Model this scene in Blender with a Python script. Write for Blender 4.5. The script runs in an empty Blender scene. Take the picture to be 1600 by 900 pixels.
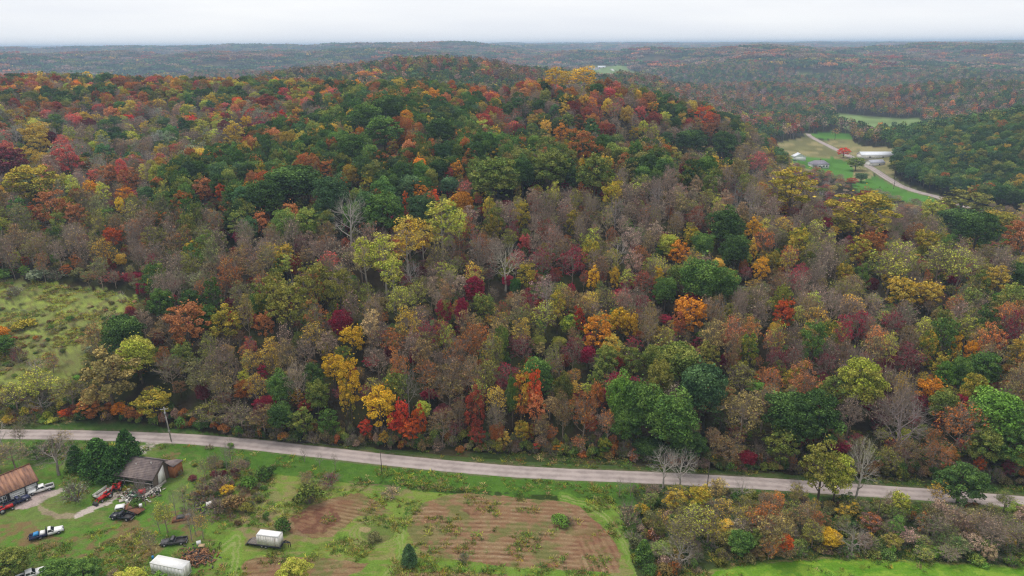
import bpy, math, random
import numpy as np
from mathutils import Vector, Matrix

random.seed(7)
rng = np.random.default_rng(11)
scn = bpy.context.scene
COL = scn.collection

# ------------------------------------------------------------------ camera
CAM_H = 110.0
PITCH = math.radians(19.06)      # below the horizon
ROLL = 0.00625
FPX = 1100.0                     # focal length in pixels of the 1600 px wide photograph
fv = np.array([0, math.cos(PITCH), -math.sin(PITCH)])
u0 = np.array([0, math.sin(PITCH), math.cos(PITCH)])
x0 = np.array([1.0, 0, 0])
rv = math.cos(ROLL) * x0 - math.sin(ROLL) * u0
uv = math.sin(ROLL) * x0 + math.cos(ROLL) * u0
cam_data = bpy.data.cameras.new("camera")
cam_data.sensor_width = 36.0
cam_data.lens = FPX / 1600 * 36.0
cam_data.clip_start = 1.0
cam_data.clip_end = 60000.0
cam = bpy.data.objects.new("camera", cam_data)
COL.objects.link(cam)
cam.matrix_world = Matrix(((rv[0], uv[0], -fv[0], 0), (rv[1], uv[1], -fv[1], 0),
                           (rv[2], uv[2], -fv[2], CAM_H), (0, 0, 0, 1)))
scn.camera = cam

# ------------------------------------------------------------------ world: high overcast
world = bpy.data.worlds.new("World")
scn.world = world
world.use_nodes = True
wn, wl = world.node_tree.nodes, world.node_tree.links
wn.clear()
SUN_EL, SUN_AZ = math.radians(66), math.radians(310)
sky = wn.new('ShaderNodeTexSky'); sky.sky_type = 'NISHITA'; sky.sun_disc = False
sky.sun_elevation = SUN_EL; sky.sun_rotation = SUN_AZ
tc = wn.new('ShaderNodeTexCoord')
mp = wn.new('ShaderNodeMapping'); mp.inputs['Scale'].default_value = (1.0, 1.0, 9.0)
wl.new(tc.outputs['Generated'], mp.inputs['Vector'])
nz = wn.new('ShaderNodeTexNoise'); nz.inputs['Scale'].default_value = 2.2
nz.inputs['Detail'].default_value = 5; nz.inputs['Roughness'].default_value = 0.5
wl.new(mp.outputs[0], nz.inputs['Vector'])
cr = wn.new('ShaderNodeValToRGB')
cr.color_ramp.elements[0].position = 0.38; cr.color_ramp.elements[0].color = (6.35, 6.5, 6.85, 1)
cr.color_ramp.elements[1].position = 0.62; cr.color_ramp.elements[1].color = (7.1, 7.15, 7.25, 1)
wl.new(nz.outputs['Fac'], cr.inputs['Fac'])
mx = wn.new('ShaderNodeMixRGB'); mx.inputs['Fac'].default_value = 0.97
wl.new(sky.outputs[0], mx.inputs['Color1']); wl.new(cr.outputs[0], mx.inputs['Color2'])
bg = wn.new('ShaderNodeBackground'); bg.inputs['Strength'].default_value = 0.10
wl.new(mx.outputs[0], bg.inputs['Color'])
wo = wn.new('ShaderNodeOutputWorld'); wl.new(bg.outputs[0], wo.inputs['Surface'])

sun_data = bpy.data.lights.new("sun", 'SUN')
sun_data.energy = 1.5
sun_data.angle = math.radians(20)
sun_data.color = (1.0, 0.95, 0.88)
sun = bpy.data.objects.new("sun", sun_data)
COL.objects.link(sun)
_d = Vector((math.sin(SUN_AZ) * math.cos(SUN_EL), math.cos(SUN_AZ) * math.cos(SUN_EL), math.sin(SUN_EL)))
sun.rotation_euler = _d.to_track_quat('Z', 'Y').to_euler()

scn.view_settings.view_transform = 'Standard'
scn.view_settings.look = 'None'
scn.view_settings.exposure = 0.55
scn.view_settings.gamma = 1.0
scn.cycles.max_bounces = 4
scn.cycles.diffuse_bounces = 3
scn.cycles.glossy_bounces = 1
scn.cycles.transmission_bounces = 2
scn.cycles.volume_bounces = 0
scn.cycles.transparent_max_bounces = 4
scn.cycles.use_denoising = True
scn.cycles.denoising_prefilter = 'NONE'
scn.cycles.use_adaptive_sampling = False
scn.cycles.filter_width = 1.2
try: scn.cycles.sampling_pattern = 'BLUE_NOISE'
except Exception: pass
scn.cycles.caustics_reflective = False
scn.cycles.caustics_refractive = False

# ------------------------------------------------------------------ pixels <-> world
def pdir(px, py):
    d = fv[None] + ((np.atleast_1d(px) - 800.0) / FPX)[:, None] * rv + ((450.0 - np.atleast_1d(py)) / FPX)[:, None] * uv
    return d
def P(px, py, z=0.0):
    d = pdir(px, py)[0]
    t = (z - CAM_H) / d[2]
    return np.array([0, 0, CAM_H]) + t * d
def project(pts):
    q = np.asarray(pts, float) - np.array([0, 0, CAM_H])
    f = np.maximum(q @ fv, 1e-3)
    return 800 + FPX * (q @ rv) / f, 450 - FPX * (q @ uv) / f, q @ fv

# ------------------------------------------------------------------ numpy noise
def _hash(ix, iy, seed):
    h = (ix.astype(np.int64) * 374761393 + iy.astype(np.int64) * 668265263 + seed * 1442695041) & 0xffffffff
    h = ((h ^ (h >> 13)) * 1274126177) & 0xffffffff
    return ((h ^ (h >> 16)) & 0xffffff) / float(0xffffff)
def vnoise(x, y, seed=0):
    ix, iy = np.floor(x), np.floor(y)
    fx, fy = x - ix, y - iy
    fx, fy = fx * fx * (3 - 2 * fx), fy * fy * (3 - 2 * fy)
    a, b = _hash(ix, iy, seed), _hash(ix + 1, iy, seed)
    c, d = _hash(ix, iy + 1, seed), _hash(ix + 1, iy + 1, seed)
    return (a * (1 - fx) + b * fx) * (1 - fy) + (c * (1 - fx) + d * fx) * fy
def fbm(x, y, seed=0, octv=4):
    s, a, n = 0, 0.5, 0
    for k in range(octv):
        s = s + a * vnoise(x, y, seed + k * 17); n += a
        x, y, a = x * 2.03 + 11.3, y * 2.03 - 7.1, a * 0.5
    return s / n
def sstep(a, b, x):
    t = np.clip((x - a) / (b - a), 0, 1)
    return t * t * (3 - 2 * t)

# ------------------------------------------------------------------ terrain heights
S = 1.375     # the knots below are in units of 1.375 m
BASE_PX = [-300, 0, 200, 400, 600, 900, 1100, 1300, 1600, 1900]
BASE_PY = [648, 655, 661, 690, 705, 715, 735, 746, 762, 778]
KN = {
 -700: [(200, 13), (300, 24), (540, 51), (700, 30), (900, 4), (1500, 0), (2000, 54), (2700, 10), (3600, 58)],
 0:    [(160, 7), (200, 14), (260, 22), (330, 29), (420, 38), (500, 50), (560, 51), (700, 30), (900, 4), (1500, -2), (2050, 55), (2700, 8), (3600, 56)],
 150:  [(160, 8), (200, 15), (260, 22), (330, 26), (420, 35), (500, 49), (560, 50), (700, 30), (900, 4), (1600, 0), (2200, 55), (2900, 8), (3800, 58)],
 300:  [(150, 7), (200, 16), (270, 27), (330, 26), (420, 33), (500, 47), (560, 49), (700, 28), (900, 4), (1900, 4), (2500, 57), (3100, 12), (3900, 60)],
 450:  [(145, 7), (200, 18), (270, 28), (330, 34), (400, 34), (450, 42), (510, 51), (620, 32), (740, 20), (900, 47), (1100, 5), (2000, 2), (2600, 59), (3200, 15), (4000, 64)],
 600:  [(145, 7), (200, 19), (300, 34), (390, 46), (470, 51), (560, 36), (740, 42), (900, 47), (1100, 8), (1900, 2), (2500, 58), (3000, 34), (3600, 112), (4300, 40)],
 700:  [(145, 7), (200, 19), (300, 35), (345, 40), (420, 43), (470, 49), (580, 26), (740, 30), (900, 55), (1100, 8), (1900, 2), (2500, 52), (3000, 40), (3500, 106), (4300, 40)],
 770:  [(145, 7), (200, 18), (282, 36), (335, 24), (390, 32), (450, 43), (580, 26), (740, 26), (900, 52), (1100, 6), (1900, 0), (2500, 50), (3100, 30), (3700, 70), (4400, 40)],
 850:  [(145, 7), (200, 18), (285, 36), (338, 20), (430, 51), (560, 28), (740, 20), (1000, 38), (1200, 2), (1900, 0), (2500, 52), (3200, 20), (4000, 62)],
 950:  [(145, 7), (200, 18), (278, 35), (335, 17), (430, 53), (560, 18), (850, 22), (1050, 48), (1250, -2), (1900, 0), (2500, 54), (3200, 20)],
 1030: [(145, 7), (200, 17), (270, 35), (330, 11), (440, 45), (560, 8), (850, 16), (1020, 42), (1200, -2), (1800, 2), (2500, 62), (3200, 20)],
 1150: [(145, 6), (200, 16), (256, 31), (325, 4), (450, 33), (580, 2), (900, -3), (1250, 16), (1500, 0), (2300, 66), (3200, 20)],
 1250: [(145, 6), (200, 15), (250, 24), (310, -1), (400, -4), (470, -7), (620, -8), (900, -7), (1250, 6), (1600, 0), (2300, 68), (3200, 20)],
 1350: [(145, 6), (200, 14), (245, 18), (300, -7), (400, -8), (830, -8), (950, 2), (1200, 12), (1600, 5), (2400, 66), (3200, 20)],
 1450: [(145, 5), (200, 11), (240, 14), (292, -7), (450, -8), (515, -3), (580, 4), (680, -8), (830, -8), (950, 10), (1250, 0), (1700, 8), (2500, 60), (3300, 20)],
 1550: [(145, 5), (200, 10), (240, 11), (290, -7), (420, -8), (485, 8), (570, 21), (640, 12), (720, -4), (830, -2), (1000, 22), (1250, 2), (1700, 4), (2500, 56), (3300, 20)],
 1650: [(145, 4), (200, 8), (240, 10), (290, -7), (400, -7), (480, 14), (570, 28), (650, 20), (740, 0), (850, 2), (1000, 22), (1250, 2), (1700, 4), (2500, 56), (3300, 20)],
 2400: [(145, 3), (200, 6), (250, 8), (330, -4), (390, 0), (470, 14), (570, 28), (700, 16), (1000, 22), (1300, 8), (2500, 56), (3300, 20)],
}
_azs = np.array([math.atan((k - 800) / FPX / 1.02) for k in KN])
_LD = np.linspace(math.log(60), math.log(16000), 420)
_xs = np.linspace(-300, 1900, 150); _ys = np.interp(_xs, BASE_PX, BASE_PY)
_q = np.array([P(a, b, 0) for a, b in zip(_xs, _ys)])
_bA, _bD = np.arctan2(_q[:, 0], _q[:, 1]), np.hypot(_q[:, 0], _q[:, 1])
def _base_D(az):
    return np.interp(az, _bA, _bD)
_tab = []
for k, a in zip(KN, _azs):
    d0 = float(_base_D(a)) / S
    cz = 1 / math.cos(a)
    kn = [(55, 0), (d0, 0)] + [(p[0] * cz, p[1]) for p in KN[k] if p[0] * cz > d0 + 4] + [(5600, 55), (8000, 62), (12000, 66)]
    _tab.append(np.interp(_LD, np.log([p[0] for p in kn]), [p[1] for p in kn]))
_tab = np.array(_tab) * S
_AZ = np.linspace(-math.pi / 3, math.pi / 3, 241)
_T = np.array([np.interp(_AZ, _azs, _tab[:, j]) for j in range(len(_LD))]).T      # az x lnD
def _blur(T, w, ax):
    k = np.exp(-0.5 * (np.arange(-3 * w, 3 * w + 1) / w) ** 2); k /= k.sum()
    pad = [(0, 0), (0, 0)]; pad[ax] = (3 * w, 3 * w)
    Q = np.pad(T, pad, mode='edge')
    return np.apply_along_axis(lambda v: np.convolve(v, k, 'valid'), ax, Q)
_T = _blur(_blur(_T, 2, 1), 4, 0)

def height(X, Y):
    X, Y = np.asarray(X, float), np.asarray(Y, float)
    D = np.hypot(X, Y); az = np.arctan2(X, Y)
    azc = np.clip(az, _AZ[0], _AZ[-1])
    u = (azc - _AZ[0]) / (_AZ[1] - _AZ[0]); ld = np.clip(np.log(np.maximum(D, 1) / S), _LD[0], _LD[-1] - 1e-6)
    v = (ld - _LD[0]) / (_LD[1] - _LD[0])
    i = np.clip(np.floor(u).astype(int), 0, len(_AZ) - 2); j = np.clip(np.floor(v).astype(int), 0, len(_LD) - 2)
    fu, fw = u - i, v - j
    z = (_T[i, j] * (1 - fu) + _T[i + 1, j] * fu) * (1 - fw) + (_T[i, j + 1] * (1 - fu) + _T[i + 1, j + 1] * fu) * fw
    hill = sstep(_base_D(azc) + 3, _base_D(azc) + 50, D)
    z = z * sstep(_base_D(azc) - 1, _base_D(azc) + 12, D)
    val = sstep(-6.0 * S, -2.0 * S, z)                       # keep valley floors flat
    z = z + 0.16 * (fbm(X / 14, Y / 14, 3, 3) - 0.5) * sstep(60, 90, D)
    z = z + hill * (0.25 + 0.75 * val) * 5.0 * (fbm(X / 70, Y / 70, 5, 3) - 0.5)
    rid = 1 - np.abs(2 * fbm(X / 900, Y / 900, 21, 4) - 1) * 1.9
    far = sstep(700, 1700, D)
    nf = np.clip((fbm(X / 520, Y / 330, 23, 4) - 0.5) * 5.0 - .25, -1.3, 0.45)
    z = z + sstep(1150, 2100, D) * val * nf * (20 + 12 * sstep(2200, 3600, D)) + sstep(800, 1500, D) * val * (fbm(X / 300, Y / 170, 29, 3) - .52) * 52
    z = z + sstep(3500, 6500, D) * (fbm(X / 2600, Y / 1300, 44, 4) - 0.5) * 95
    return np.where(z > 80, 80 + 60 * np.tanh((z - 80) / 80), z)

# ------------------------------------------------------------------ mesh helpers
def mk_mesh(name, verts, faces, mats=(), face_mat=None, smooth=False):
    """faces: list of index arrays, all of one size each (quads / tris)."""
    me = bpy.data.meshes.new(name)
    verts = np.asarray(verts, np.float32)
    me.vertices.add(len(verts)); me.vertices.foreach_set('co', verts.ravel())
    loops = np.concatenate([f.ravel() for f in faces]).astype(np.int32)
    tot = np.concatenate([np.full(len(f), f.shape[1], np.int32) for f in faces])
    start = np.concatenate([[0], np.cumsum(tot)[:-1]]).astype(np.int32)
    me.loops.add(len(loops)); me.loops.foreach_set('vertex_index', loops)
    me.polygons.add(len(tot)); me.polygons.foreach_set('loop_start', start)
    try: me.polygons.foreach_set('loop_total', tot)
    except Exception: pass
    if face_mat is not None: me.polygons.foreach_set('material_index', np.asarray(face_mat, np.int32))
    if smooth: me.polygons.foreach_set('use_smooth', np.ones(len(tot), bool))
    for m in mats: me.materials.append(m)
    me.update(calc_edges=True)
    return me
def link(name, me, parent=None):
    o = bpy.data.objects.new(name, me); COL.objects.link(o)
    if parent is not None: o.parent = parent
    return o
def tag(o, label=None, cat=None, group=None, kind=None):
    if label: o['label'] = label
    if cat: o['category'] = cat
    if group: o['group'] = group
    if kind: o['kind'] = kind
    return o
def empty(name, loc, rz=0.0):
    o = bpy.data.objects.new(name, None); COL.objects.link(o)
    o.location = tuple(float(v) for v in loc); o.rotation_euler = (0, 0, rz); o.empty_display_size = 0.5
    return o

# ------------------------------------------------------------------ materials
def new_mat(name):
    m = bpy.data.materials.new(name); m.use_nodes = True
    n, l = m.node_tree.nodes, m.node_tree.links
    n.clear()
    out = n.new('ShaderNodeOutputMaterial')
    return m, n, l, out
def plain(name, col, rough=0.6, var=0.25, scale=3.0, metal=0.0, spec=0.4, col2=None, detail=4, stretch=(1, 1, 1), bump=0.0):
    m, n, l, out = new_mat(name)
    b = n.new('ShaderNodeBsdfPrincipled'); b.inputs['Roughness'].default_value = rough
    b.inputs['Metallic'].default_value = metal; b.inputs['Specular IOR Level'].default_value = spec
    t = n.new('ShaderNodeTexCoord'); mpp = n.new('ShaderNodeMapping'); mpp.inputs['Scale'].default_value = stretch
    l.new(t.outputs['Object'], mpp.inputs['Vector'])
    no = n.new('ShaderNodeTexNoise'); no.inputs['Scale'].default_value = scale; no.inputs['Detail'].default_value = detail
    no.inputs['Roughness'].default_value = 0.65
    l.new(mpp.outputs[0], no.inputs['Vector'])
    r = n.new('ShaderNodeValToRGB')
    c2 = col2 or tuple(c * (1 - var) for c in col)
    r.color_ramp.elements[0].position = 0.36; r.color_ramp.elements[0].color = (*c2, 1)
    r.color_ramp.elements[1].position = 0.62; r.color_ramp.elements[1].color = (*[min(1, c * (1 + var * 0.4)) for c in col], 1)
    l.new(no.outputs['Fac'], r.inputs['Fac']); l.new(r.outputs[0], b.inputs['Base Color'])
    if bump:
        bp = n.new('ShaderNodeBump'); bp.inputs['Strength'].default_value = bump; bp.inputs['Distance'].default_value = 0.05
        l.new(no.outputs['Fac'], bp.inputs['Height']); l.new(bp.outputs[0], b.inputs['Normal'])
    l.new(b.outputs[0], out.inputs['Surface'])
    return m
def attr_mat(name, leaf):
    m, n, l, out = new_mat(name)
    def A(nm, typ):
        a = n.new('ShaderNodeAttribute'); a.attribute_name = nm; a.attribute_type = typ; return a
    if leaf:
        t1, t2 = A('tint', 'INSTANCER'), A('tint2', 'INSTANCER')
        lv, cv = A('lv', 'GEOMETRY'), A('cv', 'GEOMETRY')
        ss = n.new('ShaderNodeMapRange'); ss.inputs['From Min'].default_value = 0.42; ss.inputs['From Max'].default_value = 0.72
        l.new(cv.outputs['Fac'], ss.inputs['Value'])
        mxx = n.new('ShaderNodeMixRGB'); l.new(ss.outputs[0], mxx.inputs['Fac'])
        l.new(t1.outputs['Vector'], mxx.inputs['Color1']); l.new(t2.outputs['Vector'], mxx.inputs['Color2'])
        mm = n.new('ShaderNodeMath'); mm.operation = 'MULTIPLY_ADD'; mm.inputs[1].default_value = 1.25; mm.inputs[2].default_value = 0.12
        l.new(lv.outputs['Fac'], mm.inputs[0])
        m2 = n.new('ShaderNodeMath'); m2.operation = 'MULTIPLY_ADD'; m2.inputs[1].default_value = 0.55; l.new(cv.outputs['Fac'], m2.inputs[0]); l.new(mm.outputs[0], m2.inputs[2]); mm = m2
        sc = n.new('ShaderNodeVectorMath'); sc.operation = 'SCALE'
        l.new(mxx.outputs[0], sc.inputs[0]); l.new(mm.outputs[0], sc.inputs['Scale'])
        d = n.new('ShaderNodeBsdfDiffuse'); l.new(sc.outputs[0], d.inputs['Color'])
        tr = n.new('ShaderNodeBsdfTranslucent'); l.new(sc.outputs[0], tr.inputs['Color'])
        mi = n.new('ShaderNodeMixShader'); mi.inputs['Fac'].default_value = 0.12
        l.new(d.outputs[0], mi.inputs[1]); l.new(tr.outputs[0], mi.inputs[2])
        l.new(mi.outputs[0], out.inputs['Surface'])
    else:
        t1 = A('bark', 'INSTANCER')
        t = n.new('ShaderNodeTexCoord'); no = n.new('ShaderNodeTexNoise'); no.inputs['Scale'].default_value = 1.7
        l.new(t.outputs['Object'], no.inputs['Vector'])
        mm = n.new('ShaderNodeMath'); mm.operation = 'MULTIPLY_ADD'; mm.inputs[1].default_value = 1.1; mm.inputs[2].default_value = 0.45
        l.new(no.outputs['Fac'], mm.inputs[0])
        sc = n.new('ShaderNodeVectorMath'); sc.operation = 'SCALE'
        l.new(t1.outputs['Vector'], sc.inputs[0]); l.new(mm.outputs[0], sc.inputs['Scale'])
        d = n.new('ShaderNodeBsdfDiffuse'); l.new(sc.outputs[0], d.inputs['Color'])
        l.new(d.outputs[0], out.inputs['Surface'])
    return m
M_LEAF = attr_mat('foliage', True)
M_BARK = attr_mat('bark', False)

# ------------------------------------------------------------------ tree prototypes
class TB:
    """collects branch tubes and leaf quads of one tree"""
    def __init__(s, seed):
        s.r = np.random.default_rng(seed); s.bv = []; s.bf = []; s.nb = 0
        s.lp = []; s.lv = []; s.cv = []
    def tube(s, pts, rad, sides=5):
        pts = np.asarray(pts, float); m = len(pts)
        d = pts[-1] - pts[0]; d = d / (np.linalg.norm(d) + 1e-9)
        a = np.cross(d, [0.3, 0.9, 0.1] if abs(d[2]) > 0.8 else [0, 0, 1.0]); a /= np.linalg.norm(a) + 1e-9
        b = np.cross(d, a)
        an = np.arange(sides) * 2 * math.pi / sides
        ring = np.cos(an)[:, None] * a + np.sin(an)[:, None] * b
        V = (pts[:, None, :] + ring[None] * np.asarray(rad, float)[:, None, None]).reshape(-1, 3)
        k = np.arange(sides); k2 = (k + 1) % sides
        for i in range(m - 1):
            o = s.nb + i * sides
            s.bf.append(np.stack([o + k, o + k2, o + sides + k2, o + sides + k], 1))
        s.bv.append(V); s.nb += m * sides
    def twigs(s, P0, P1, w):
        """thin three-sided spikes"""
        n = len(P0); d = P1 - P0
        a = np.cross(d, s.r.normal(size=(n, 3))); a /= np.linalg.norm(a, axis=1)[:, None] + 1e-9
        V = np.stack([P0 - a * w, P0 + a * w, P1 + a * w * 0.35, P1 - a * w * 0.35], 1).reshape(-1, 3)
        s.bf.append(np.arange(4 * n).reshape(n, 4) + s.nb); s.bv.append(V); s.nb += 4 * n
    def clump(s, c, rad, n, size, flat=0.8, up=-0.35, cv=None):
        r = s.r
        d = r.normal(size=(n * 2, 3)); d /= np.linalg.norm(d, axis=1)[:, None]
        d = d[d[:, 2] > up][:n]; n = len(d)
        p = np.asarray(c) + d * (rad * (0.55 + 0.5 * np.sqrt(r.random(n))))[:, None] * np.array([1, 1, flat])
        s.leaves(p, d, size, cv)
    def leaves(s, p, d, size, cv=None):
        r = s.r; n = len(p)
        nn = d * 0.9 + r.normal(size=(n, 3)) * 0.55 + np.array([0, 0, 0.25]); nn /= np.linalg.norm(nn, axis=1)[:, None]
        a = np.cross(nn, r.normal(size=(n, 3))); a /= np.linalg.norm(a, axis=1)[:, None]
        b = np.cross(nn, a)
        sz = size * (0.6 + 0.8 * r.random(n))[:, None] * 0.5
        e = 0.6 + 0.5 * r.random(n)[:, None]
        q = np.stack([p - a * sz, p - b * sz * e, p + a * sz, p + b * sz * e], 1)
        s.lp.append(q.reshape(-1, 3)); s.lv.append(r.random(n))
        s.cv.append(np.full(n, r.random() if cv is None else cv) * 0.75 + r.random(n) * 0.25)
    def build(s, name):
        out = {}
        bv = np.concatenate(s.bv) if s.bv else np.zeros((0, 3)); bf = np.concatenate(s.bf) if s.bf else np.zeros((0, 4), int)
        if s.lp:
            lp = np.concatenate(s.lp); lf = np.arange(len(lp)).reshape(-1, 4)
            lv = np.concatenate(s.lv); cv = np.concatenate(s.cv)
        else:
            lp = np.zeros((0, 3)); lf = np.zeros((0, 4), int); lv = cv = np.zeros(0)
        def at(me, n0):
            for nm, arr in (('lv', lv), ('cv', cv)):
                a = me.attributes.new(nm, 'FLOAT', 'FACE')
                a.data.foreach_set('value', np.concatenate([np.zeros(n0), arr]).astype(np.float32))
        if len(bv): out['trunk'] = mk_mesh(name + '_trunk', bv, [bf], [M_BARK])
        if len(lp):
            out['crown'] = mk_mesh(name + '_crown', lp, [lf], [M_LEAF]); at(out['crown'], 0)
        me = mk_mesh(name, np.concatenate([bv, lp]), [np.concatenate([bf, lf + len(bv)])], [M_BARK, M_LEAF],
                     np.concatenate([np.zeros(len(bf)), np.ones(len(lf))]))
        at(me, len(bf)); out['all'] = me
        return out

def branchy(tb, H, R, base, nl, spread_pts, trunk_r, tips=True, tw=10, twl=1.6, tww=0.035, lean=0.0):
    """trunk, limbs to attractor points, secondary branches to the given end points; returns twig tips"""
    r = tb.r
    top = np.array([lean * r.normal(), lean * r.normal(), H * 0.8])
    mid = top * 0.5 + r.normal(size=3) * [0.25, 0.25, 0]
    tb.tube([[0, 0, -0.6], [0, 0, H * 0.12], mid, top], [trunk_r * 1.25, trunk_r, trunk_r * 0.7, trunk_r * 0.2], 7)
    limbs = []
    for k in range(nl):
        a = 2 * math.pi * (k * 0.382 + 0.1 * r.random()); h0 = base + (H * 0.72 - base) * (k / nl) ** 0.9 * 0.75
        rr = R * (0.45 + 0.3 * r.random()) * (1 - 0.35 * k / nl)
        t0 = h0 / (H * 0.8); s0 = (mid * (t0 * 2) if t0 < 0.5 else mid + (top - mid) * (t0 * 2 - 1))
        e = np.array([math.cos(a) * rr, math.sin(a) * rr, min(h0 + rr * (0.8 + 0.7 * r.random()), H * 0.88)])
        m1 = s0 * 0.5 + e * 0.5 + np.array([math.cos(a), math.sin(a), -0.35]) * rr * 0.1
        w = trunk_r * (0.5 - 0.25 * k / nl)
        tb.tube([s0, m1, e], [w, w * 0.7, w * 0.3], 5)
        limbs.append((s0, m1, e, w))
    tips_all = []
    L = np.array([[l[1], l[2]] for l in limbs])
    for q in spread_pts:
        dd = np.linalg.norm(L[:, 1] - q, axis=1); i = int(np.argmin(dd)); t = 0.1 + 0.8 * r.random()
        s0 = L[i, 0] * (1 - t) + L[i, 1] * t
        if s0[2] > q[2] + 1: s0 = L[i, 0]
        w = limbs[i][3] * 0.38
        m1 = (s0 + q) / 2 + r.normal(size=3) * 0.25
        tb.tube([s0, m1, q], [w, w * 0.6, w * 0.25], 3)
        if tw:
            d = (q - s0) / (np.linalg.norm(q - s0) + 1e-6)
            n = tw
            st = s0 + (q - s0) * (0.35 + 0.65 * r.random(n))[:, None]
            dv = d + r.normal(size=(n, 3)) * 0.55 + [0, 0, 0.35]; dv /= np.linalg.norm(dv, axis=1)[:, None]
            en = st + dv * (twl * (0.5 + r.random(n)))[:, None]
            tb.twigs(st, en, tww); tips_all.append(en)
    return np.concatenate(tips_all) if tips_all else np.zeros((0, 3))

def crown_points(r, n, H, R, base, shell=0.8, pw=2.0):
    """points spread over an irregular crown ellipsoid between base and H"""
    g = (1 + 5 ** 0.5) / 2; k = np.arange(n) + 0.5
    ph = np.arccos(1 - 2 * k / n * 0.88); th = 2 * math.pi * k / g + r.random() * 6
    d = np.stack([np.sin(ph) * np.cos(th), np.sin(ph) * np.sin(th), np.cos(ph)], 1)
    c = np.array([0, 0, (H + base) / 2]); ax = np.array([R, R, (H - base) / 2])
    s = shell * (0.82 + 0.3 * r.random(n))
    lobes = r.normal(size=(5, 3)); lobes /= np.linalg.norm(lobes, axis=1)[:, None]
    s = s * (0.80 + 0.34 * np.clip(d @ lobes.T, 0, 1).max(1) ** 2 + 0.05 * r.normal(size=n))
    p = c + d * ax * s[:, None] + r.normal(size=(n, 3)) * R * 0.06
    return p, d

def dense_tree(seed, H=20, R=5.5, base=4.5, nc=34, cr=1.75, ln=235, ls=0.39, open_=0.0):
    tb = TB(seed); r = tb.r
    p, d = crown_points(r, nc, H - 1, R, base, 0.8)
    p = p * (1, 1, 1) + 0
    branchy(tb, H, R, base, 9, p, 0.34, tw=0)
    for q in p:
        k = cr * (0.65 + 0.6 * r.random())
        if r.random() < open_: continue
        tb.clump(q, k, int(ln * k / cr), ls, 0.75, cv=r.random())
        for _ in range(3):
            a = r.normal(size=3); a /= np.linalg.norm(a)
            tb.clump(q + a * k * 0.8, k * 0.5, int(ln * 0.28), ls, 0.8, cv=r.random())
    # inner leaves so the crown is not see-through
    q = np.array([0, 0, (H + base) / 2]) + r.normal(size=(int(260), 3)) * [R * 0.36, R * 0.36, (H - base) * 0.2]
    tb.leaves(q, r.normal(size=q.shape), ls * 1.8)
    return tb
def airy_tree(seed, H=19, R=5.0, base=4.0, nc=70, leaf=900, ls=0.36, tw=13):
    tb = TB(seed); r = tb.r
    p, d = crown_points(r, nc, H - 0.6, R, base, 0.85)
    inn = r.random(nc) < 0.35
    p[inn] = p[inn] * 0.6 + np.array([0, 0, (H + base) / 2]) * 0.4
    tips = branchy(tb, H, R, base, 9, p, 0.24, tw=tw, twl=1.6, tww=0.03)
    if leaf:
        # leaves gather in loose sprays on part of the twigs
        cl = r.choice(nc, int(nc * 0.8), replace=False)
        for i in cl:
            n = int(leaf / len(cl)); k = r.uniform(0.6, 1.35)
            tb.clump(p[i], k, max(6, int(n * k)), ls, 0.7, -0.9, cv=r.random())
    return tb
def bare_tree(seed, H=18, R=6.0, base=4.0, nc=62, tw=8, trunk_r=0.36, tww=0.022):
    tb = TB(seed); r = tb.r
    p, d = crown_points(r, nc, H, R, base, 0.9)
    branchy(tb, H, R, base, 8, p, trunk_r, tw=tw, twl=1.9, tww=tww, lean=0.6)
    return tb
def poplar(seed, H=24, R=3.6, base=7.5):
    tb = TB(seed); r = tb.r
    p, d = crown_points(r, 26, H - 1, R, base, 0.8)
    branchy(tb, H, R, base, 8, p, 0.26, tw=5, twl=1.2, tww=0.03)
    for q in p:
        tb.clump(q, 1.15 * (0.7 + 0.6 * r.random()), 75, 0.42, 0.9, -0.6, cv=r.random())
    return tb
def conifer(seed, H=11, R=2.9):
    tb = TB(seed); r = tb.r
    tb.tube([[0, 0, -0.4], [0, 0, H * 0.5], [0, 0, H * 0.96]], [0.22, 0.14, 0.03], 6)
    n = 90
    for k in range(n):
        t = (k + 0.5) / n; h = 0.25 + t * (H - 0.6); a = k * 2.4
        rad = R * (1 - t) ** 0.62 * (0.85 + 0.25 * r.random()) * (0.55 + 0.45 * min(1, t * 8))
        q = np.array([math.cos(a) * rad * 0.8, math.sin(a) * rad * 0.8, h])
        tb.tube([[0, 0, h + rad * 0.15], q], [0.035, 0.015], 3)
        tb.clump(q, 0.3 + 0.28 * rad, int(46 + 16 * rad), 0.30, 0.9, -0.7, cv=r.random())
    tb.clump([0, 0, H * 0.97], 0.25, 20, 0.2, 1.6)
    return tb
def bush(seed, H=3.2, R=2.2, n=16, ln=75, ls=0.32, twiggy=8):
    tb = TB(seed); r = tb.r
    g = r.normal(size=(n, 3)); g /= np.linalg.norm(g, axis=1)[:, None]; g[:, 2] = np.abs(g[:, 2])
    for i in range(n):
        q = np.array([g[i, 0] * R * 0.72, g[i, 1] * R * 0.72, 0.25 * H + g[i, 2] * H * 0.55])
        tb.tube([[g[i, 0] * 0.2, g[i, 1] * 0.2, -0.15], q * [0.6, 0.6, 0.5], q], [0.05, 0.035, 0.015], 3)
        if twiggy:
            dv = g[i] + r.normal(size=(twiggy, 3)) * 0.45 + [0, 0, 0.4]
            st = np.repeat(q[None], twiggy, 0) * (0.7 + 0.3 * r.random((twiggy, 1)))
            tb.twigs(st, st + dv * (0.5 + 0.6 * r.random((twiggy, 1))) * H * 0.3, 0.02)
        if ln: tb.clump(q, (0.28 + 0.14 * r.random()) * R + 0.1, ln, ls, 0.85, -0.8, cv=r.random())
    return tb
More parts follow.
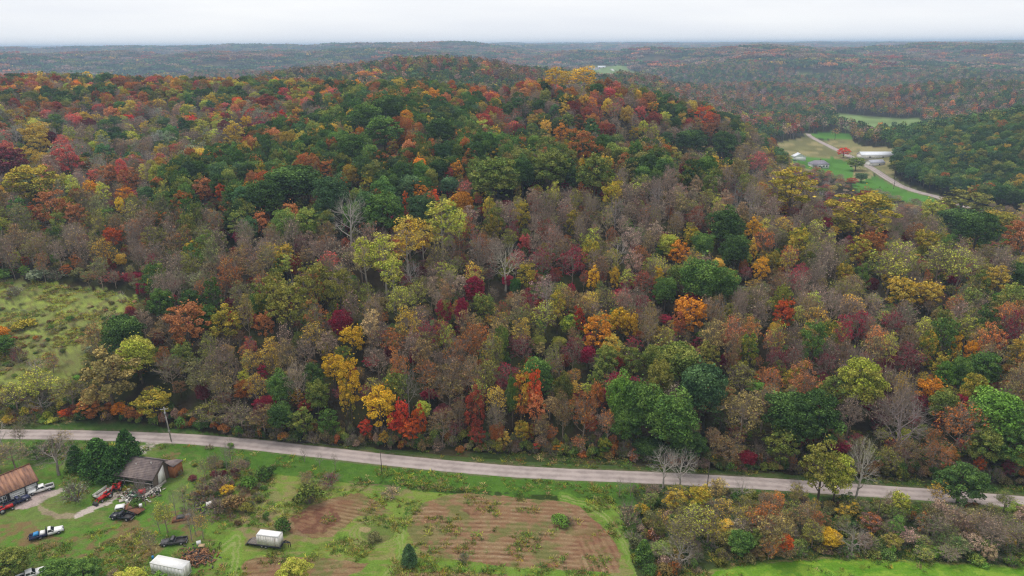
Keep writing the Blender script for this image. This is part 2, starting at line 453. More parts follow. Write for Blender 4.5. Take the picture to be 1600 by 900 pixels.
def lod_tree(seed, H=20, R=5.5, base=5, airy=False):
    tb = TB(seed); r = tb.r
    tb.tube([[0, 0, -1], [0, 0, H * 0.7]], [0.3, 0.12], 4)
    p, d = crown_points(r, 15, H - 1, R, base, 0.68)
    for q in p:
        tb.clump(q, 2.0 * (0.7 + 0.6 * r.random()), 16 if not airy else 10, 1.35 if not airy else 1.0, 0.8, -0.4, cv=r.random())
    q = np.array([0, 0, (H + base) / 2]) + r.normal(size=(26, 3)) * [R * 0.33, R * 0.33, H * 0.12]
    tb.leaves(q, r.normal(size=q.shape), 2.2)
    return tb
def canopy_patch(seed, W=52, n=42):
    """far woodland seen from kilometres away: a patch of small crowns"""
    tb = TB(seed); r = tb.r
    for k in range(n):
        c = np.array([r.uniform(-W / 2, W / 2), r.uniform(-W / 2, W / 2), r.uniform(9, 15)]); R = r.uniform(3.2, 5.8)
        m = 15; dd = r.normal(size=(m, 3)); dd /= np.linalg.norm(dd, axis=1)[:, None]; dd[:, 2] = np.abs(dd[:, 2]) * 1.1 - 0.25
        tb.leaves(c + dd * R * 0.8, dd, R * 1.15, cv=r.random())
    return tb

PROTO = {}
def reg(kind, tb, H, R):
    d = tb.build('%s_%d' % (kind, len(PROTO.setdefault(kind, [])))); d['H'] = H; d['R'] = R; PROTO[kind].append(d)
for i in range(4): reg('dense', dense_tree(100 + i, nc=30 + 3 * i, cr=1.7 + 0.12 * i, base=3.5 + 0.5 * i), 20, 5.9)
for i in range(3): reg('loose', dense_tree(140 + i, nc=34, cr=1.2, ln=140, ls=0.36, base=3.5, open_=0.15), 20, 5.7)
for i in range(4): reg('airy', airy_tree(200 + i, leaf=(1500, 2000, 2500, 1100)[i]), 19, 5.2)
for i in range(3): reg('twiggy', airy_tree(240 + i, leaf=(260, 420, 600)[i], nc=85, tw=13), 19, 5.0)
for i in range(3): reg('bare', bare_tree(300 + i), 18, 6.1)
for i in range(2): reg('poplar', poplar(400 + i), 24, 3.7)
for i in range(2): reg('conifer', conifer(500 + i, H=11, R=3.0), 11, 3.0)
for i in range(3): reg('bush', bush(600 + i), 3.4, 2.3)
for i in range(2): reg('brush', bush(640 + i, n=20, ln=14, ls=0.22, twiggy=22), 3.4, 2.3)
for i in range(4): reg('lod', lod_tree(700 + i), 20, 5.8)
for i in range(2): reg('lodairy', lod_tree(740 + i, airy=True), 19, 5.4)
for i in range(3): reg('patch', canopy_patch(800 + i), 16, 26)
def tuft(seed):
    tb = TB(seed); r = tb.r; n = 34
    st = r.normal(size=(n, 3)) * [0.3, 0.3, 0]; en = st * 1.7 + np.stack([r.normal(size=n) * .12, r.normal(size=n) * .12, r.uniform(.25, .75, n)], 1)
    a = r.normal(size=(n, 3)); a[:, 2] = 0; a /= np.linalg.norm(a, axis=1)[:, None]; w = 0.05
    q = np.stack([st - a * w, st + a * w, en + a * w * .4, en - a * w * .4], 1).reshape(-1, 3)
    tb.lp.append(q); tb.lv.append(r.random(n)); tb.cv.append(r.random(n))
    return tb
for i in range(3): reg('tuft', tuft(900 + i), 0.7, 0.6)
# ------------------------------------------------------------------ ray to terrain
def cast(px, py, off=0.0, zmax_d=9000):
    """first point along the pixel's ray where it meets terrain + off"""
    d = pdir(px, py)[0]; d = d / np.hypot(d[0], d[1])
    D = np.concatenate([np.arange(70, 1500, 1.5), np.arange(1500, 9000, 12)])
    X, Y = d[0] * D, d[1] * D; Z = CAM_H + d[2] * D
    g = Z - height(X, Y) - off
    i = np.where(g < 0)[0]
    if len(i) == 0: return None
    i = i[0]
    if i == 0: t = D[0]
    else: t = D[i - 1] + (D[i] - D[i - 1]) * g[i - 1] / (g[i - 1] - g[i])
    x, y = d[0] * t, d[1] * t
    return np.array([x, y, float(height(x, y))])
def vcast(px, py):
    """on the valley floor when the pixel looks at it, else the plain ray"""
    if px > 1185 and 200 < py < 360:
        q = P(px, py, -11.0); return np.array([q[0], q[1], float(height(q[0], q[1]))])
    return cast(px, py)
def G(px, py):
    q = P(px, py, 0.0); q[2] = float(height(q[0], q[1])); return q

def inpoly(x, y, poly):
    ins = np.zeros(np.shape(x), bool); n = len(poly)
    for i in range(n):
        x1, y1 = poly[i]; x2, y2 = poly[(i + 1) % n]
        if y1 == y2: continue
        c = ((y1 > y) != (y2 > y)) & (x < (x2 - x1) * (y - y1) / (y2 - y1) + x1)
        ins ^= c
    return ins
def dpoly(x, y, pts):
    """distance to an open polyline"""
    d = np.full(np.shape(x), 1e9)
    for (x1, y1), (x2, y2) in zip(pts[:-1], pts[1:]):
        L = (x2 - x1) ** 2 + (y2 - y1) ** 2 + 1e-9
        t = np.clip(((x - x1) * (x2 - x1) + (y - y1) * (y2 - y1)) / L, 0, 1)
        d = np.minimum(d, np.hypot(x - x1 - t * (x2 - x1), y - y1 - t * (y2 - y1)))
    return d

# pixel outlines (1600 x 900 photograph) of features on the ground
ROAD_PX = [(-140, 676), (-60, 677), (0, 678), (100, 679), (200, 681.5), (300, 686), (400, 695), (500, 706), (600, 717.5), (700, 728),
           (800, 736.5), (900, 741.5), (1000, 745.5), (1100, 750), (1200, 756), (1300, 762.5), (1400, 769), (1500, 776.5), (1600, 785), (1700, 794), (1780, 801)]
CLEARING = [(-160, 452), (-40, 440), (40, 436), (100, 446), (150, 452), (215, 462), (232, 478), (205, 500), (180, 520), (150, 555), (120, 590), (118, 640), (112, 662), (-160, 662)]
PLOW = [(640, 803), (662, 786), (690, 775), (735, 769), (800, 774), (880, 783), (905, 792), (935, 818), (955, 838), (968, 866), (970, 896), (925, 893), (860, 888), (790, 886), (735, 878), (665, 868), (646, 850), (636, 828)]
PATCH = [(447, 815), (480, 792), (520, 777), (560, 769), (585, 780), (610, 796), (600, 805), (562, 807), (540, 822), (520, 838), (492, 842), (460, 836), (444, 826)]
REDS = [[(372, 768), (395, 757), (412, 770), (425, 785), (395, 786), (376, 780)], [(455, 803), (520, 790), (535, 812), (500, 838), (462, 832)],
        [(720, 795), (755, 792), (760, 800), (735, 806)]]
LOWPLOW = [[(375, 900), (378, 880), (400, 872), (450, 870), (520, 873), (575, 880), (565, 892), (540, 900), (520, 915), (375, 915)], [(600, 915), (622, 895), (700, 893), (790, 897), (820, 915)]]
YARD_BROWN = [[(30, 850), (80, 838), (140, 838), (220, 840), (260, 858), (225, 880), (120, 872), (60, 868)], [(258, 710), (285, 704), (280, 716), (264, 718)], [(150, 815), (215, 812), (245, 830), (190, 845), (130, 838)],
              [(225, 800), (300, 795), (320, 830), (300, 850), (235, 845), (240, 825)], [(-20, 820), (50, 815), (70, 835), (20, 860), (-20, 850)]]
FIELD_BR = [(1085, 915), (1120, 893), (1150, 885), (1210, 878), (1290, 874), (1400, 877), (1500, 883), (1600, 889), (1750, 893), (1750, 930)]
HEDGE = [(1010, 752), (1300, 772), (1400, 780), (1600, 799), (1750, 808), (1750, 890), (1600, 886), (1500, 880), (1400, 874), (1290, 871), (1200, 874), (1140, 882), (1080, 900), (1035, 930), (1000, 930), (985, 860), (1000, 800), (990, 770)]
CONCRETE = [(20, 788), (40, 774), (60, 768), (86, 764), (94, 768), (64, 786), (40, 796), (22, 797)]
STONES = [(64, 793), (72, 801), (90, 806), (112, 806)]
DRIVE1 = [(96, 766), (76, 775), (60, 786)]
DRIVE2 = [(118, 806), (132, 800), (152, 790), (170, 782), (188, 770)]
DRIVE3 = [(222, 704), (232, 696), (250, 688), (262, 683)]
FIELDS_V = [([(1190, 236), (1235, 222), (1262, 214), (1290, 226), (1330, 244), (1368, 268), (1360, 282), (1332, 286), (1290, 276), (1240, 272), (1196, 262)], 'tan'),
            ([(1225, 250), (1300, 248), (1322, 254), (1335, 268), (1330, 284), (1290, 274), (1235, 266)], 'green'),
            ([(1330, 288), (1368, 276), (1395, 290), (1440, 304), (1468, 316), (1450, 326), (1400, 312), (1340, 302)], 'green'),
            ([(1264, 210), (1300, 206), (1330, 211), (1332, 218), (1290, 219), (1268, 216)], 'green'),
            ([(1268, 219), (1330, 219), (1345, 232), (1395, 242), (1395, 252), (1360, 262), (1320, 240)], 'tan'),
            ([(1360, 258), (1395, 250), (1402, 262), (1392, 285), (1372, 270)], 'tan'),
            ([(1304, 178), (1350, 180), (1436, 186), (1446, 200), (1430, 214), (1380, 216), (1330, 206), (1304, 194)], 'pale'),
            ([(893, 119), (908, 109), (930, 104), (955, 103), (985, 108), (1016, 113), (1014, 122), (960, 127), (900, 127)], 'pale'),
            ([(586, 121), (590, 116), (610, 116), (612, 121)], 'pale'),
            ([(1236, 114), (1258, 109), (1292, 117), (1288, 122), (1250, 123)], 'pale'), ([(1275, 127), (1312, 126), (1314, 130), (1276, 131)], 'tan'),
            ([(140, 413), (150, 404), (178, 402), (176, 414)], 'green')]
VROAD_PX = [(1262, 211), (1266, 215), (1290, 227), (1315, 240), (1342, 256), (1362, 266), (1385, 280), (1405, 291), (1430, 300), (1465, 309), (1500, 322), (1540, 342)]

# ------------------------------------------------------------------ ground sheet
def lift_poly(poly, off=0.0):
    """outline on the real ground: pixel outline -> world XY"""
    out = []
    for a, b in poly:
        q = vcast(a, b)
        out.append((q[0], q[1]) if q is not None else tuple(P(a, b, 0)[:2]))
    return out
W_FIELDS = []
for poly, kind in FIELDS_V:
    W_FIELDS.append((lift_poly(poly), kind))
W_CLEAR = lift_poly(CLEARING)
_r = np.array([P(a, b, 0)[:2] for a, b in ROAD_PX])
def smooth_line(pts, step):
    pts = np.array(pts); d = np.concatenate([[0], np.cumsum(np.hypot(*np.diff(pts, axis=0).T))])
    s = np.arange(0, d[-1], step)
    out = np.stack([np.interp(s, d, pts[:, k]) for k in range(2)], 1)
    w = max(3, int(14 / step)) | 1; k = np.hanning(w + 2)[1:-1]; k /= k.sum()
    q = np.pad(out, ((w // 2, w // 2), (0, 0)), mode='reflect', reflect_type='odd')
    return np.stack([np.convolve(q[:, j], k, 'valid') for j in range(2)], 1)
ROAD = smooth_line(_r, 1.5)
VROAD = smooth_line([vcast(a, b)[:2] for a, b in VROAD_PX], 4.0)

az_f = np.linspace(-0.80, 0.80, 760)
az_s = np.linspace(0.80, 2 * math.pi - 0.80, 62)[1:-1]
AZG = np.concatenate([az_f, az_s])
rows_px = np.concatenate([np.arange(1010, 640, -1.15), np.arange(640, 95, -2.7)])
dep = PITCH + np.arctan((rows_px - 450) / FPX)
RG = np.concatenate([[3, 25, 50, 66], CAM_H / np.tan(dep)])
RG = np.concatenate([RG, np.exp(np.linspace(math.log(RG[-1] * 1.02), math.log(15500), 90))])
AA, RR = np.meshgrid(AZG, RG)
GX, GY = RR * np.sin(AA), RR * np.cos(AA)
GZ = height(GX, GY)
ppx, ppy, pf = project(np.stack([GX.ravel(), GY.ravel(), GZ.ravel()], 1))
ppx = np.where(pf > 5, ppx, -9999).reshape(GX.shape); ppy = np.where(pf > 5, ppy, -9999).reshape(GX.shape)
# ragged outlines
wx = ppx + 9 * (fbm(GX / 2.3, GY / 2.3, 71, 3) - 0.5); wy = ppy + 6 * (fbm(GX / 2.3, GY / 2.3, 83, 3) - 0.5)
near = (RR < 240) & (ppy > 600)
C = np.zeros(GX.shape + (3,))
def setc(mask, col, w=1.0):
    m = (mask * w)[..., None]
    C[:] = C * (1 - m) + np.asarray(col) * m
n1, n2, n3 = fbm(GX / 1.3, GY / 1.3, 1, 4), fbm(GX / 7, GY / 7, 2, 4), fbm(GX / 26, GY / 26, 9, 3)
n4 = fbm(GX / 3.1, GY / 1.1, 33, 3)
# woodland floor everywhere, then the open ground
C[:] = np.array([.034, .026, .016]) * (0.6 + 0.8 * n1)[..., None]
setc(sstep(.5, .62, n2), (.038, .045, .014), 0.7)
farf = sstep(1400, 4000, RR)
fc = fbm(GX / 60, GY / 60, 61, 5)
setc(np.ones_like(RR), (.075, .07, .035), farf)
setc(sstep(.5, .6, fc), (.15, .085, .05), farf * 0.7)
setc(sstep(.52, .40, fc) * 0 + (fc < .44), (.035, .06, .03), farf * 0.7)
GRASS = np.array([.125, .205, .032]); YG = np.array([.20, .25, .05]); TAN = np.array([.27, .20, .10]); DEEP = np.array([.055, .125, .018])
Rd = dpoly(GX[near], GY[near], [tuple(v) for v in ROAD[::5]])
rd = np.full(GX.shape, 1e3); rd[near] = Rd
# side of the road: south = nearer
ry = np.interp(GX, ROAD[:, 0], ROAD[:, 1])
south = (GY < ry) & (RR > 60)
opn = (RR < 330) & south
hillbase = _base_D(np.clip(AA, -1.04, 1.04))
verge = (~south) & (RR < hillbase + 1.0 + 3 * (n2 - .5)) & (np.abs(AA) < .8)
grass = GRASS * (0.75 + 0.6 * n1)[..., None]
gm = opn[..., None]
C[:] = np.where(gm, grass, C)
setc(opn, YG, sstep(.48, .66, n2) * 0.55)
setc(opn, TAN, sstep(.53, .66, n4 * 0.6 + n3 * 0.4) * 0.6)
setc(opn, (.12, .075, .035), sstep(.60, .72, fbm(GX / 4, GY / 2.5, 91, 4)) * 0.3)
# verge strips
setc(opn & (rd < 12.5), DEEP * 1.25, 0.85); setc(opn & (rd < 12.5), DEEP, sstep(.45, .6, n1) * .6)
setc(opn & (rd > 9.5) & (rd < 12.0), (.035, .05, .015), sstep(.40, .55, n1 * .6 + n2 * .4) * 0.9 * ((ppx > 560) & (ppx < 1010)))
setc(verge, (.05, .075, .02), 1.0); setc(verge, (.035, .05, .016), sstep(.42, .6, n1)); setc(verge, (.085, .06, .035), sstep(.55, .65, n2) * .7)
setc(verge & (rd < 5.0), (.075, .12, .03), .7); setc(verge & (ppx < 420) & (rd < 7), (.06, .13, .025), .5)
# the old field left as meadow on the hillside
sel = np.abs(AA) < .8
cm = np.zeros(GX.shape, bool)
selc = (RR > 150) & (RR < 420) & (AA < -0.2) & (AA > -.8)
jx = GX[selc] + 8 * (n2[selc] - .5); jy = GY[selc] + 8 * (n1[selc] - .5)
cm[selc] = inpoly(jx, jy, W_CLEAR)
setc(cm, (.20, .235, .065), 1.0); setc(cm, (.30, .37, .07), sstep(.46, .60, n2 * .6 + n4 * .4) * .85); setc(cm, (.15, .115, .06), sstep(.5, .66, n4) * .75)
setc(cm, (.05, .06, .025), sstep(.58, .68, n1) * .75); setc(cm & (ppy > 540), (.13, .11, .055), .3)
vf = np.zeros(GX.shape, bool)
for poly, kind in W_FIELDS:
    xs = [p[0] for p in poly]; ys = [p[1] for p in poly]
    s = (GX > min(xs)) & (GX < max(xs)) & (GY > min(ys)) & (GY < max(ys))
    k = np.zeros(GX.shape, bool); k[s] = inpoly(GX[s], GY[s], poly); vf |= k
    col = {'tan': (.20, .19, .08), 'green': (.085, .20, .035), 'pale': (.18, .25, .09)}[kind]
    setc(k, col, 1.0); setc(k, np.array(col) * .75, sstep(.45, .6, n3))
    if kind == 'tan': setc(k, (.27, .23, .11), sstep(.5, .6, fbm(GX / 30, GY / 9, 8, 3)))
# ploughed ground
pl = inpoly(wx, wy, PLOW) & near; pa = inpoly(wx, wy, PATCH) & near
lo = np.zeros_like(pl)
for q in LOWPLOW: lo |= inpoly(wx, wy, q) & near
pw = inpoly(ppx, ppy, PLOW) & near
bend = GY + 0.10 * (GX - 5) + 0.0016 * (GX - 5) ** 2 + 1.2 * (n3 - .5)
rightp = (ppx > 905) & (ppy > 838)
bend = np.where(rightp, GX * 0.93 + 0.2 * GY, bend)
fur = 0.5 + 0.5 * np.sin(bend * 2 * math.pi / 1.55 + 2.4 * (n2 - .5) + 1.2 * (n1 - .5))
fur2 = 0.5 + 0.5 * np.sin((GY + .3 * GX) * 2 * math.pi / 1.4 + 2 * (n2 - .5))
for m, f, a in ((pl, fur, 1.0), (pa, fur2, .85), (lo, fur, .9)):
    setc(m, (.235, .135, .075), a); setc(m, (.33, .235, .145), sstep(.45, .9, f) * a * sstep(.3, .75, n1 * .6 + n4 * .4)); setc(m, (.11, .062, .036), sstep(.45, .05, f) * sstep(.25, .7, n1 * .4 + n3 * .6) * .8)
    setc(m, (.13, .15, .045), sstep(.50, .62, n2 * .6 + n1 * .4) * .8); setc(m, (.22, .10, .065), sstep(.52, .66, n3) * .45); setc(m, (.27, .19, .10), sstep(.52, .62, n4) * .5)
for q in REDS:
    m = inpoly(wx, wy, q) & near
    setc(m, (.20, .085, .055), .6 * sstep(.35, .6, n1 * .5 + n4 * .5)); setc(m, (.12, .05, .035), sstep(.45, .6, n1) * .6)
# scrubby tan ground between
for q in ([(395, 745), (450, 770), (445, 815), (500, 850), (450, 845), (400, 850), (360, 830), (380, 790)], [(545, 750), (640, 760), (650, 780), (560, 768)], [(380, 790), (420, 800), (440, 830), (400, 850), (372, 830)]):
    m = inpoly(wx, wy, q) & near
    setc(m, (.24, .17, .10), .55 * sstep(.38, .6, n1))
# circular wheel tracks round a heap
ex, ey = (ppx - 590) / 44, (ppy - 834) / 22; er = np.hypot(ex, ey) + .12 * (n2 - .5)
for r0 in (.70, .86, 1.0): setc(near & (np.abs(er - r0) < .035), (.26, .22, .11), .6)
setc(near & (er < .62), (.08, .10, .035), .5); setc(near & (np.hypot((wx - 570) / 9, (wy - 828) / 4) < 1), (.36, .26, .15), .7)
# mown tracks
for ln, w in (([(880, 776), (915, 786), (945, 806), (962, 826), (975, 850), (990, 878), (1004, 905)], 5), ([(960, 822), (972, 850), (985, 880), (995, 900)], 2.2), ([(640, 800), (625, 830), (628, 870), (600, 900)], 5), ([(345, 860), (370, 840), (365, 900)], 7)):
    d = np.full(GX.shape, 99.); d[near] = dpoly(wx[near], wy[near], ln)
    setc(d < w * 1.6, (.15, .26, .035), .6); setc((np.abs(d - w * .55) < w * .22), (.29, .30, .12), .6)
m = inpoly(wx, wy, [(640, 870), (735, 882), (860, 892), (960, 900), (620, 915)]) & near
setc(m & ~lo, (.13, .23, .03), .7)
m = inpoly(wx, wy, [(960, 775), (1010, 760), (1030, 800), (1035, 860), (1030, 915), (1000, 915), (985, 860)]) & near
setc(m, (.06, .13, .025), .7)
# yard
yard = inpoly(ppx, ppy, [(-50, 690), (300, 690), (330, 740), (330, 800), (300, 915), (-60, 915)]) & near & south
setc(yard & (rd > 7), (.095, .20, .03), .8); setc(yard, (.06, .12, .022), sstep(.5, .62, n1) * .6); setc(yard & (rd > 4), (.21, .20, .08), sstep(.50, .64, n2) * .35); setc(yard & (rd > 4), (.17, .13, .06), sstep(.56, .66, n4) * .35)
for q in YARD_BROWN:
    m = inpoly(wx, wy, q) & near
    setc(m, (.20, .13, .065), .85 * sstep(.38, .56, n1 * .5 + n2 * .5))
def strip(ln, w, col, a=.95):
    d = np.full(GX.shape, 99.); d[near] = dpoly(wx[near], wy[near], ln)
    setc(d < w, col, a); setc(d < w, np.array(col) * .6, sstep(.5, .62, n1) * .6)
m = inpoly(wx, wy, CONCRETE) & near; setc(m, (.42, .33, .31), .95); setc(m, (.30, .24, .21), sstep(.5, .6, n1) * .6)
strip(DRIVE1, 3.5, (.42, .35, .30)); strip(STONES, 4.0, (.33, .25, .18), .75); strip(DRIVE2, 3.6, (.50, .42, .38)); strip(DRIVE3, 4.6, (.45, .40, .36)); strip([(255, 672), (262, 684), (300, 686)], 1, (.2, .2, .1), .3)
d = np.full(GX.shape, 99.); d[near] = dpoly(wx[near], wy[near], DRIVE3); setc(d < 1.2, (.09, .13, .03), .7)
# bright hay field bottom right and the weedy bank
m = inpoly(wx, wy, HEDGE) & near; setc(m, (.055, .075, .025), .95); setc(m, (.035, .045, .02), sstep(.45, .6, n1) * .8); setc(m, (.05, .12, .02), sstep(.55, .65, n2) * .6)
m = inpoly(wx, wy, FIELD_BR) & near; setc(m, (.14, .27, .025), 1); setc(m, (.20, .32, .035), sstep(.45, .62, n1)); setc(m, (.085, .22, .015), sstep(.54, .64, n4) * .7)
# road shoulders
setc((rd < 3.5) & (RR < 330), (.17, .14, .09), .6 * sstep(.35, .6, n1))
dv = np.full(GX.shape, 99.); sv = (RR > 480) & (RR < 1200) & (AA > .3) & (AA < .78)
dv[sv] = dpoly(GX[sv], GY[sv], [tuple(v) for v in VROAD[::4]])
setc(dv < 6, (.16, .17, .08), .8)
OPEN_V = vf
# real relief: furrows, tufts, ditch
GZ = GZ + np.where(pl | lo, (fur - .5) * .10, 0) + np.where(pa, (fur2 - .5) * .12, 0)
GZ = GZ + np.where((near & south & (rd > 4)) | cm, (n1 - .5) * .22, 0) * (~pl)
GZ = GZ - np.where(near & south, .45 * np.exp(-((rd - 10.5) / 1.3) ** 2), 0)
GZ = GZ - np.where((rd < 4.2) & (RR < 330), 0.10 * sstep(4.2, 3.2, rd), 0)
nr, na = GX.shape
idx = np.arange(nr * na).reshape(nr, na)
a0, a1 = idx[:, :], np.roll(idx, -1, axis=1)
quads = np.stack([a0[:-1], a1[:-1], a1[1:], a0[1:]], -1)[..., ::-1].reshape(-1, 4)
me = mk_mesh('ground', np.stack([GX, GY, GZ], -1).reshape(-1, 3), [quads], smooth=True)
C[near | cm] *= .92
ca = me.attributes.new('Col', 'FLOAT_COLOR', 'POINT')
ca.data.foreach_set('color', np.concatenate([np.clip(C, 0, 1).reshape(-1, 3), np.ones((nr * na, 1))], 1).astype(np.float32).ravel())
m, n, l, out = new_mat('ground')
a = n.new('ShaderNodeAttribute'); a.attribute_name = 'Col'
t = n.new('ShaderNodeTexCoord'); no = n.new('ShaderNodeTexNoise'); no.inputs['Scale'].default_value = 2.6; no.inputs['Detail'].default_value = 6; no.inputs['Roughness'].default_value = .75
l.new(t.outputs['Object'], no.inputs['Vector'])
mm = n.new('ShaderNodeMath'); mm.operation = 'MULTIPLY_ADD'; mm.inputs[1].default_value = 1.7; mm.inputs[2].default_value = 0.15
l.new(no.outputs['Fac'], mm.inputs[0])
sc = n.new('ShaderNodeVectorMath'); sc.operation = 'SCALE'; l.new(a.outputs['Color'], sc.inputs[0]); l.new(mm.outputs[0], sc.inputs['Scale'])
d_ = n.new('ShaderNodeBsdfDiffuse'); l.new(sc.outputs[0], d_.inputs['Color'])
bp = n.new('ShaderNodeBump'); bp.inputs['Strength'].default_value = .7; bp.inputs['Distance'].default_value = .25
l.new(no.outputs['Fac'], bp.inputs['Height']); l.new(bp.outputs[0], d_.inputs['Normal'])
l.new(d_.outputs[0], out.inputs['Surface'])
me.materials.append(m)
tag(link('ground', me), kind='structure')

def road_mesh(name, line, w, off, mat, cross=8):
    t = np.gradient(line, axis=0); t /= np.linalg.norm(t, axis=1)[:, None]; nrm = np.stack([-t[:, 1], t[:, 0]], 1)
    ks = np.linspace(-1, 1, cross + 1); ed = 0.12 * (fbm(np.arange(len(line)) * .7, line[:, 0] * 0, 5, 3) - .5)
    hw = w / 2
    V = []
    for k in ks:
        q = line + nrm * (k * (hw + ed))[:, None]
        V.append(np.concatenate([q, (height(q[:, 0], q[:, 1]) + off + .04 * (1 - k * k))[:, None]], 1))
    for k in (1, -1):
        q = line + nrm * (k * (hw + ed + .25))[:, None]
        V.append(np.concatenate([q, (height(q[:, 0], q[:, 1]) - .4)[:, None]], 1))
    V = np.array(V); m_ = len(line); ix = np.arange(V.shape[0] * m_).reshape(V.shape[0], m_)
    rows = [ix[-1]] + [ix[k] for k in range(cross + 1)] + [ix[-2]]
    f = [np.stack([a[:-1], a[1:], b[1:], b[:-1]], 1) for a, b in zip(rows[:-1], rows[1:])]
    me = mk_mesh(name, V.reshape(-1, 3), [np.concatenate(f)[:, ::-1]], [mat], smooth=True)
    us = me.attributes.new('across', 'FLOAT', 'POINT'); vals = np.repeat(np.concatenate([ks, [1, -1]]), m_)
    us.data.foreach_set('value', vals.astype(np.float32))
    return me
def road_mat(name, col, dark):
    m, n, l, out = new_mat(name)
    b = n.new('ShaderNodeBsdfDiffuse'); t = n.new('ShaderNodeTexCoord')
    a = n.new('ShaderNodeAttribute'); a.attribute_name = 'across'
    no = n.new('ShaderNodeTexNoise'); no.inputs['Scale'].default_value = .22; no.inputs['Detail'].default_value = 7; no.inputs['Roughness'].default_value = .7
    l.new(t.outputs['Object'], no.inputs['Vector'])
    mu = n.new('ShaderNodeMath'); mu.operation = 'MULTIPLY'; mu.inputs[1].default_value = 7.0; l.new(a.outputs['Fac'], mu.inputs[0])
    co = n.new('ShaderNodeMath'); co.operation = 'COSINE'; l.new(mu.outputs[0], co.inputs[0])
    ad = n.new('ShaderNodeMath'); ad.operation = 'MULTIPLY_ADD'; ad.inputs[1].default_value = .09; l.new(co.outputs[0], ad.inputs[0]); l.new(no.outputs['Fac'], ad.inputs[2])
    r = n.new('ShaderNodeValToRGB'); r.color_ramp.elements[0].position = .33; r.color_ramp.elements[0].color = (*dark, 1)
    r.color_ramp.elements[1].position = .62; r.color_ramp.elements[1].color = (*col, 1)
    l.new(ad.outputs[0], r.inputs['Fac']); l.new(r.outputs[0], b.inputs['Color']); l.new(b.outputs[0], out.inputs['Surface'])
    return m
M_ROAD = road_mat('worn_asphalt', (.41, .345, .32), (.27, .225, .21))
tag(link('road', road_mesh('road', ROAD, 5.2, .05, M_ROAD)), kind='structure')
tag(link('valley_road', road_mesh('valley_road', VROAD, 6.2, .45, M_ROAD, 4)), kind='structure')
# winding track on the far hill field
ft = smooth_line([cast(a, b)[:2] for a, b in [(951, 107), (957, 109), (959, 111), (956, 113), (954, 116)]], 6.0)
tag(link('farm_track', road_mesh('farm_track', ft, 7, .6, road_mat('pale_gravel', (.6, .58, .54), (.45, .43, .4)), 3)), kind='structure')
# ------------------------------------------------------------------ colours of foliage and bark
PAL = {
 'dkgreen': ((.034, .066, .018), (.055, .095, .022)), 'green': ((.050, .100, .022), (.078, .130, .026)), 'bluegreen': ((.040, .080, .032), (.060, .105, .038)),
 'brightgreen': ((.072, .145, .022), (.10, .175, .028)), 'olive': ((.12, .125, .024), (.16, .145, .03)), 'olivegreen': ((.085, .12, .025), (.13, .14, .03)),
 'ylgreen': ((.24, .27, .035), (.30, .28, .05)), 'olivegold': ((.17, .16, .022), (.26, .19, .025)), 'gold': ((.42, .27, .03), (.34, .26, .05)),
 'yellow': ((.50, .33, .025), (.42, .25, .02)), 'orange': ((.48, .19, .015), (.38, .16, .02)), 'redorange': ((.42, .09, .014), (.32, .06, .02)),
 'red': ((.42, .035, .022), (.36, .06, .025)), 'pinkred': ((.40, .075, .065), (.32, .10, .07)), 'crimson': ((.20, .014, .035), (.14, .015, .025)),
 'maroon': ((.12, .02, .03), (.10, .03, .03)), 'darkred': ((.20, .035, .022), (.15, .045, .02)), 'rust': ((.26, .085, .022), (.20, .09, .025)),
 'copper': ((.34, .13, .04), (.28, .12, .05)), 'brown': ((.16, .095, .040), (.13, .10, .035)), 'olivebrown': ((.15, .125, .045), (.20, .15, .05)),
 'greyolive': ((.10, .10, .04), (.13, .12, .045)), 'purple': ((.20, .135, .105), (.17, .125, .075)), 'tan': ((.30, .22, .10), (.24, .17, .08)), 'greygreen': ((.12, .15, .09), (.16, .18, .11)),
}
PAL = {k: tuple(tuple(min(.8, c * (1.6 if max(q) < .3 else 1.4)) for c in q) for q in v) for k, v in PAL.items()}
WORD = {'dkgreen': 'dark green', 'green': 'green', 'bluegreen': 'bluish green', 'brightgreen': 'fresh green', 'olive': 'olive', 'olivegreen': 'olive green', 'ylgreen': 'yellow-green',
        'olivegold': 'olive and gold', 'gold': 'dull gold', 'yellow': 'golden yellow', 'orange': 'bright orange', 'redorange': 'red-orange', 'red': 'scarlet', 'pinkred': 'pinkish red', 'crimson': 'crimson',
        'maroon': 'maroon', 'darkred': 'dark red', 'rust': 'rust-coloured', 'copper': 'copper-coloured', 'brown': 'brown', 'olivebrown': 'olive-brown', 'greyolive': 'grey-olive', 'purple': 'purplish grey', 'tan': 'tan', 'greygreen': 'grey-green'}
BARKS = {'dense': (.11, .085, .065), 'loose': (.12, .095, .075), 'airy': (.25, .20, .155), 'twiggy': (.255, .20, .16), 'bare': (.33, .29, .27), 'poplar': (.38, .34, .29),
         'conifer': (.08, .06, .05), 'bush': (.15, .12, .10), 'brush': (.22, .175, .15), 'lod': (.12, .10, .09), 'lodairy': (.2, .17, .16), 'patch': (.1, .1, .1)}

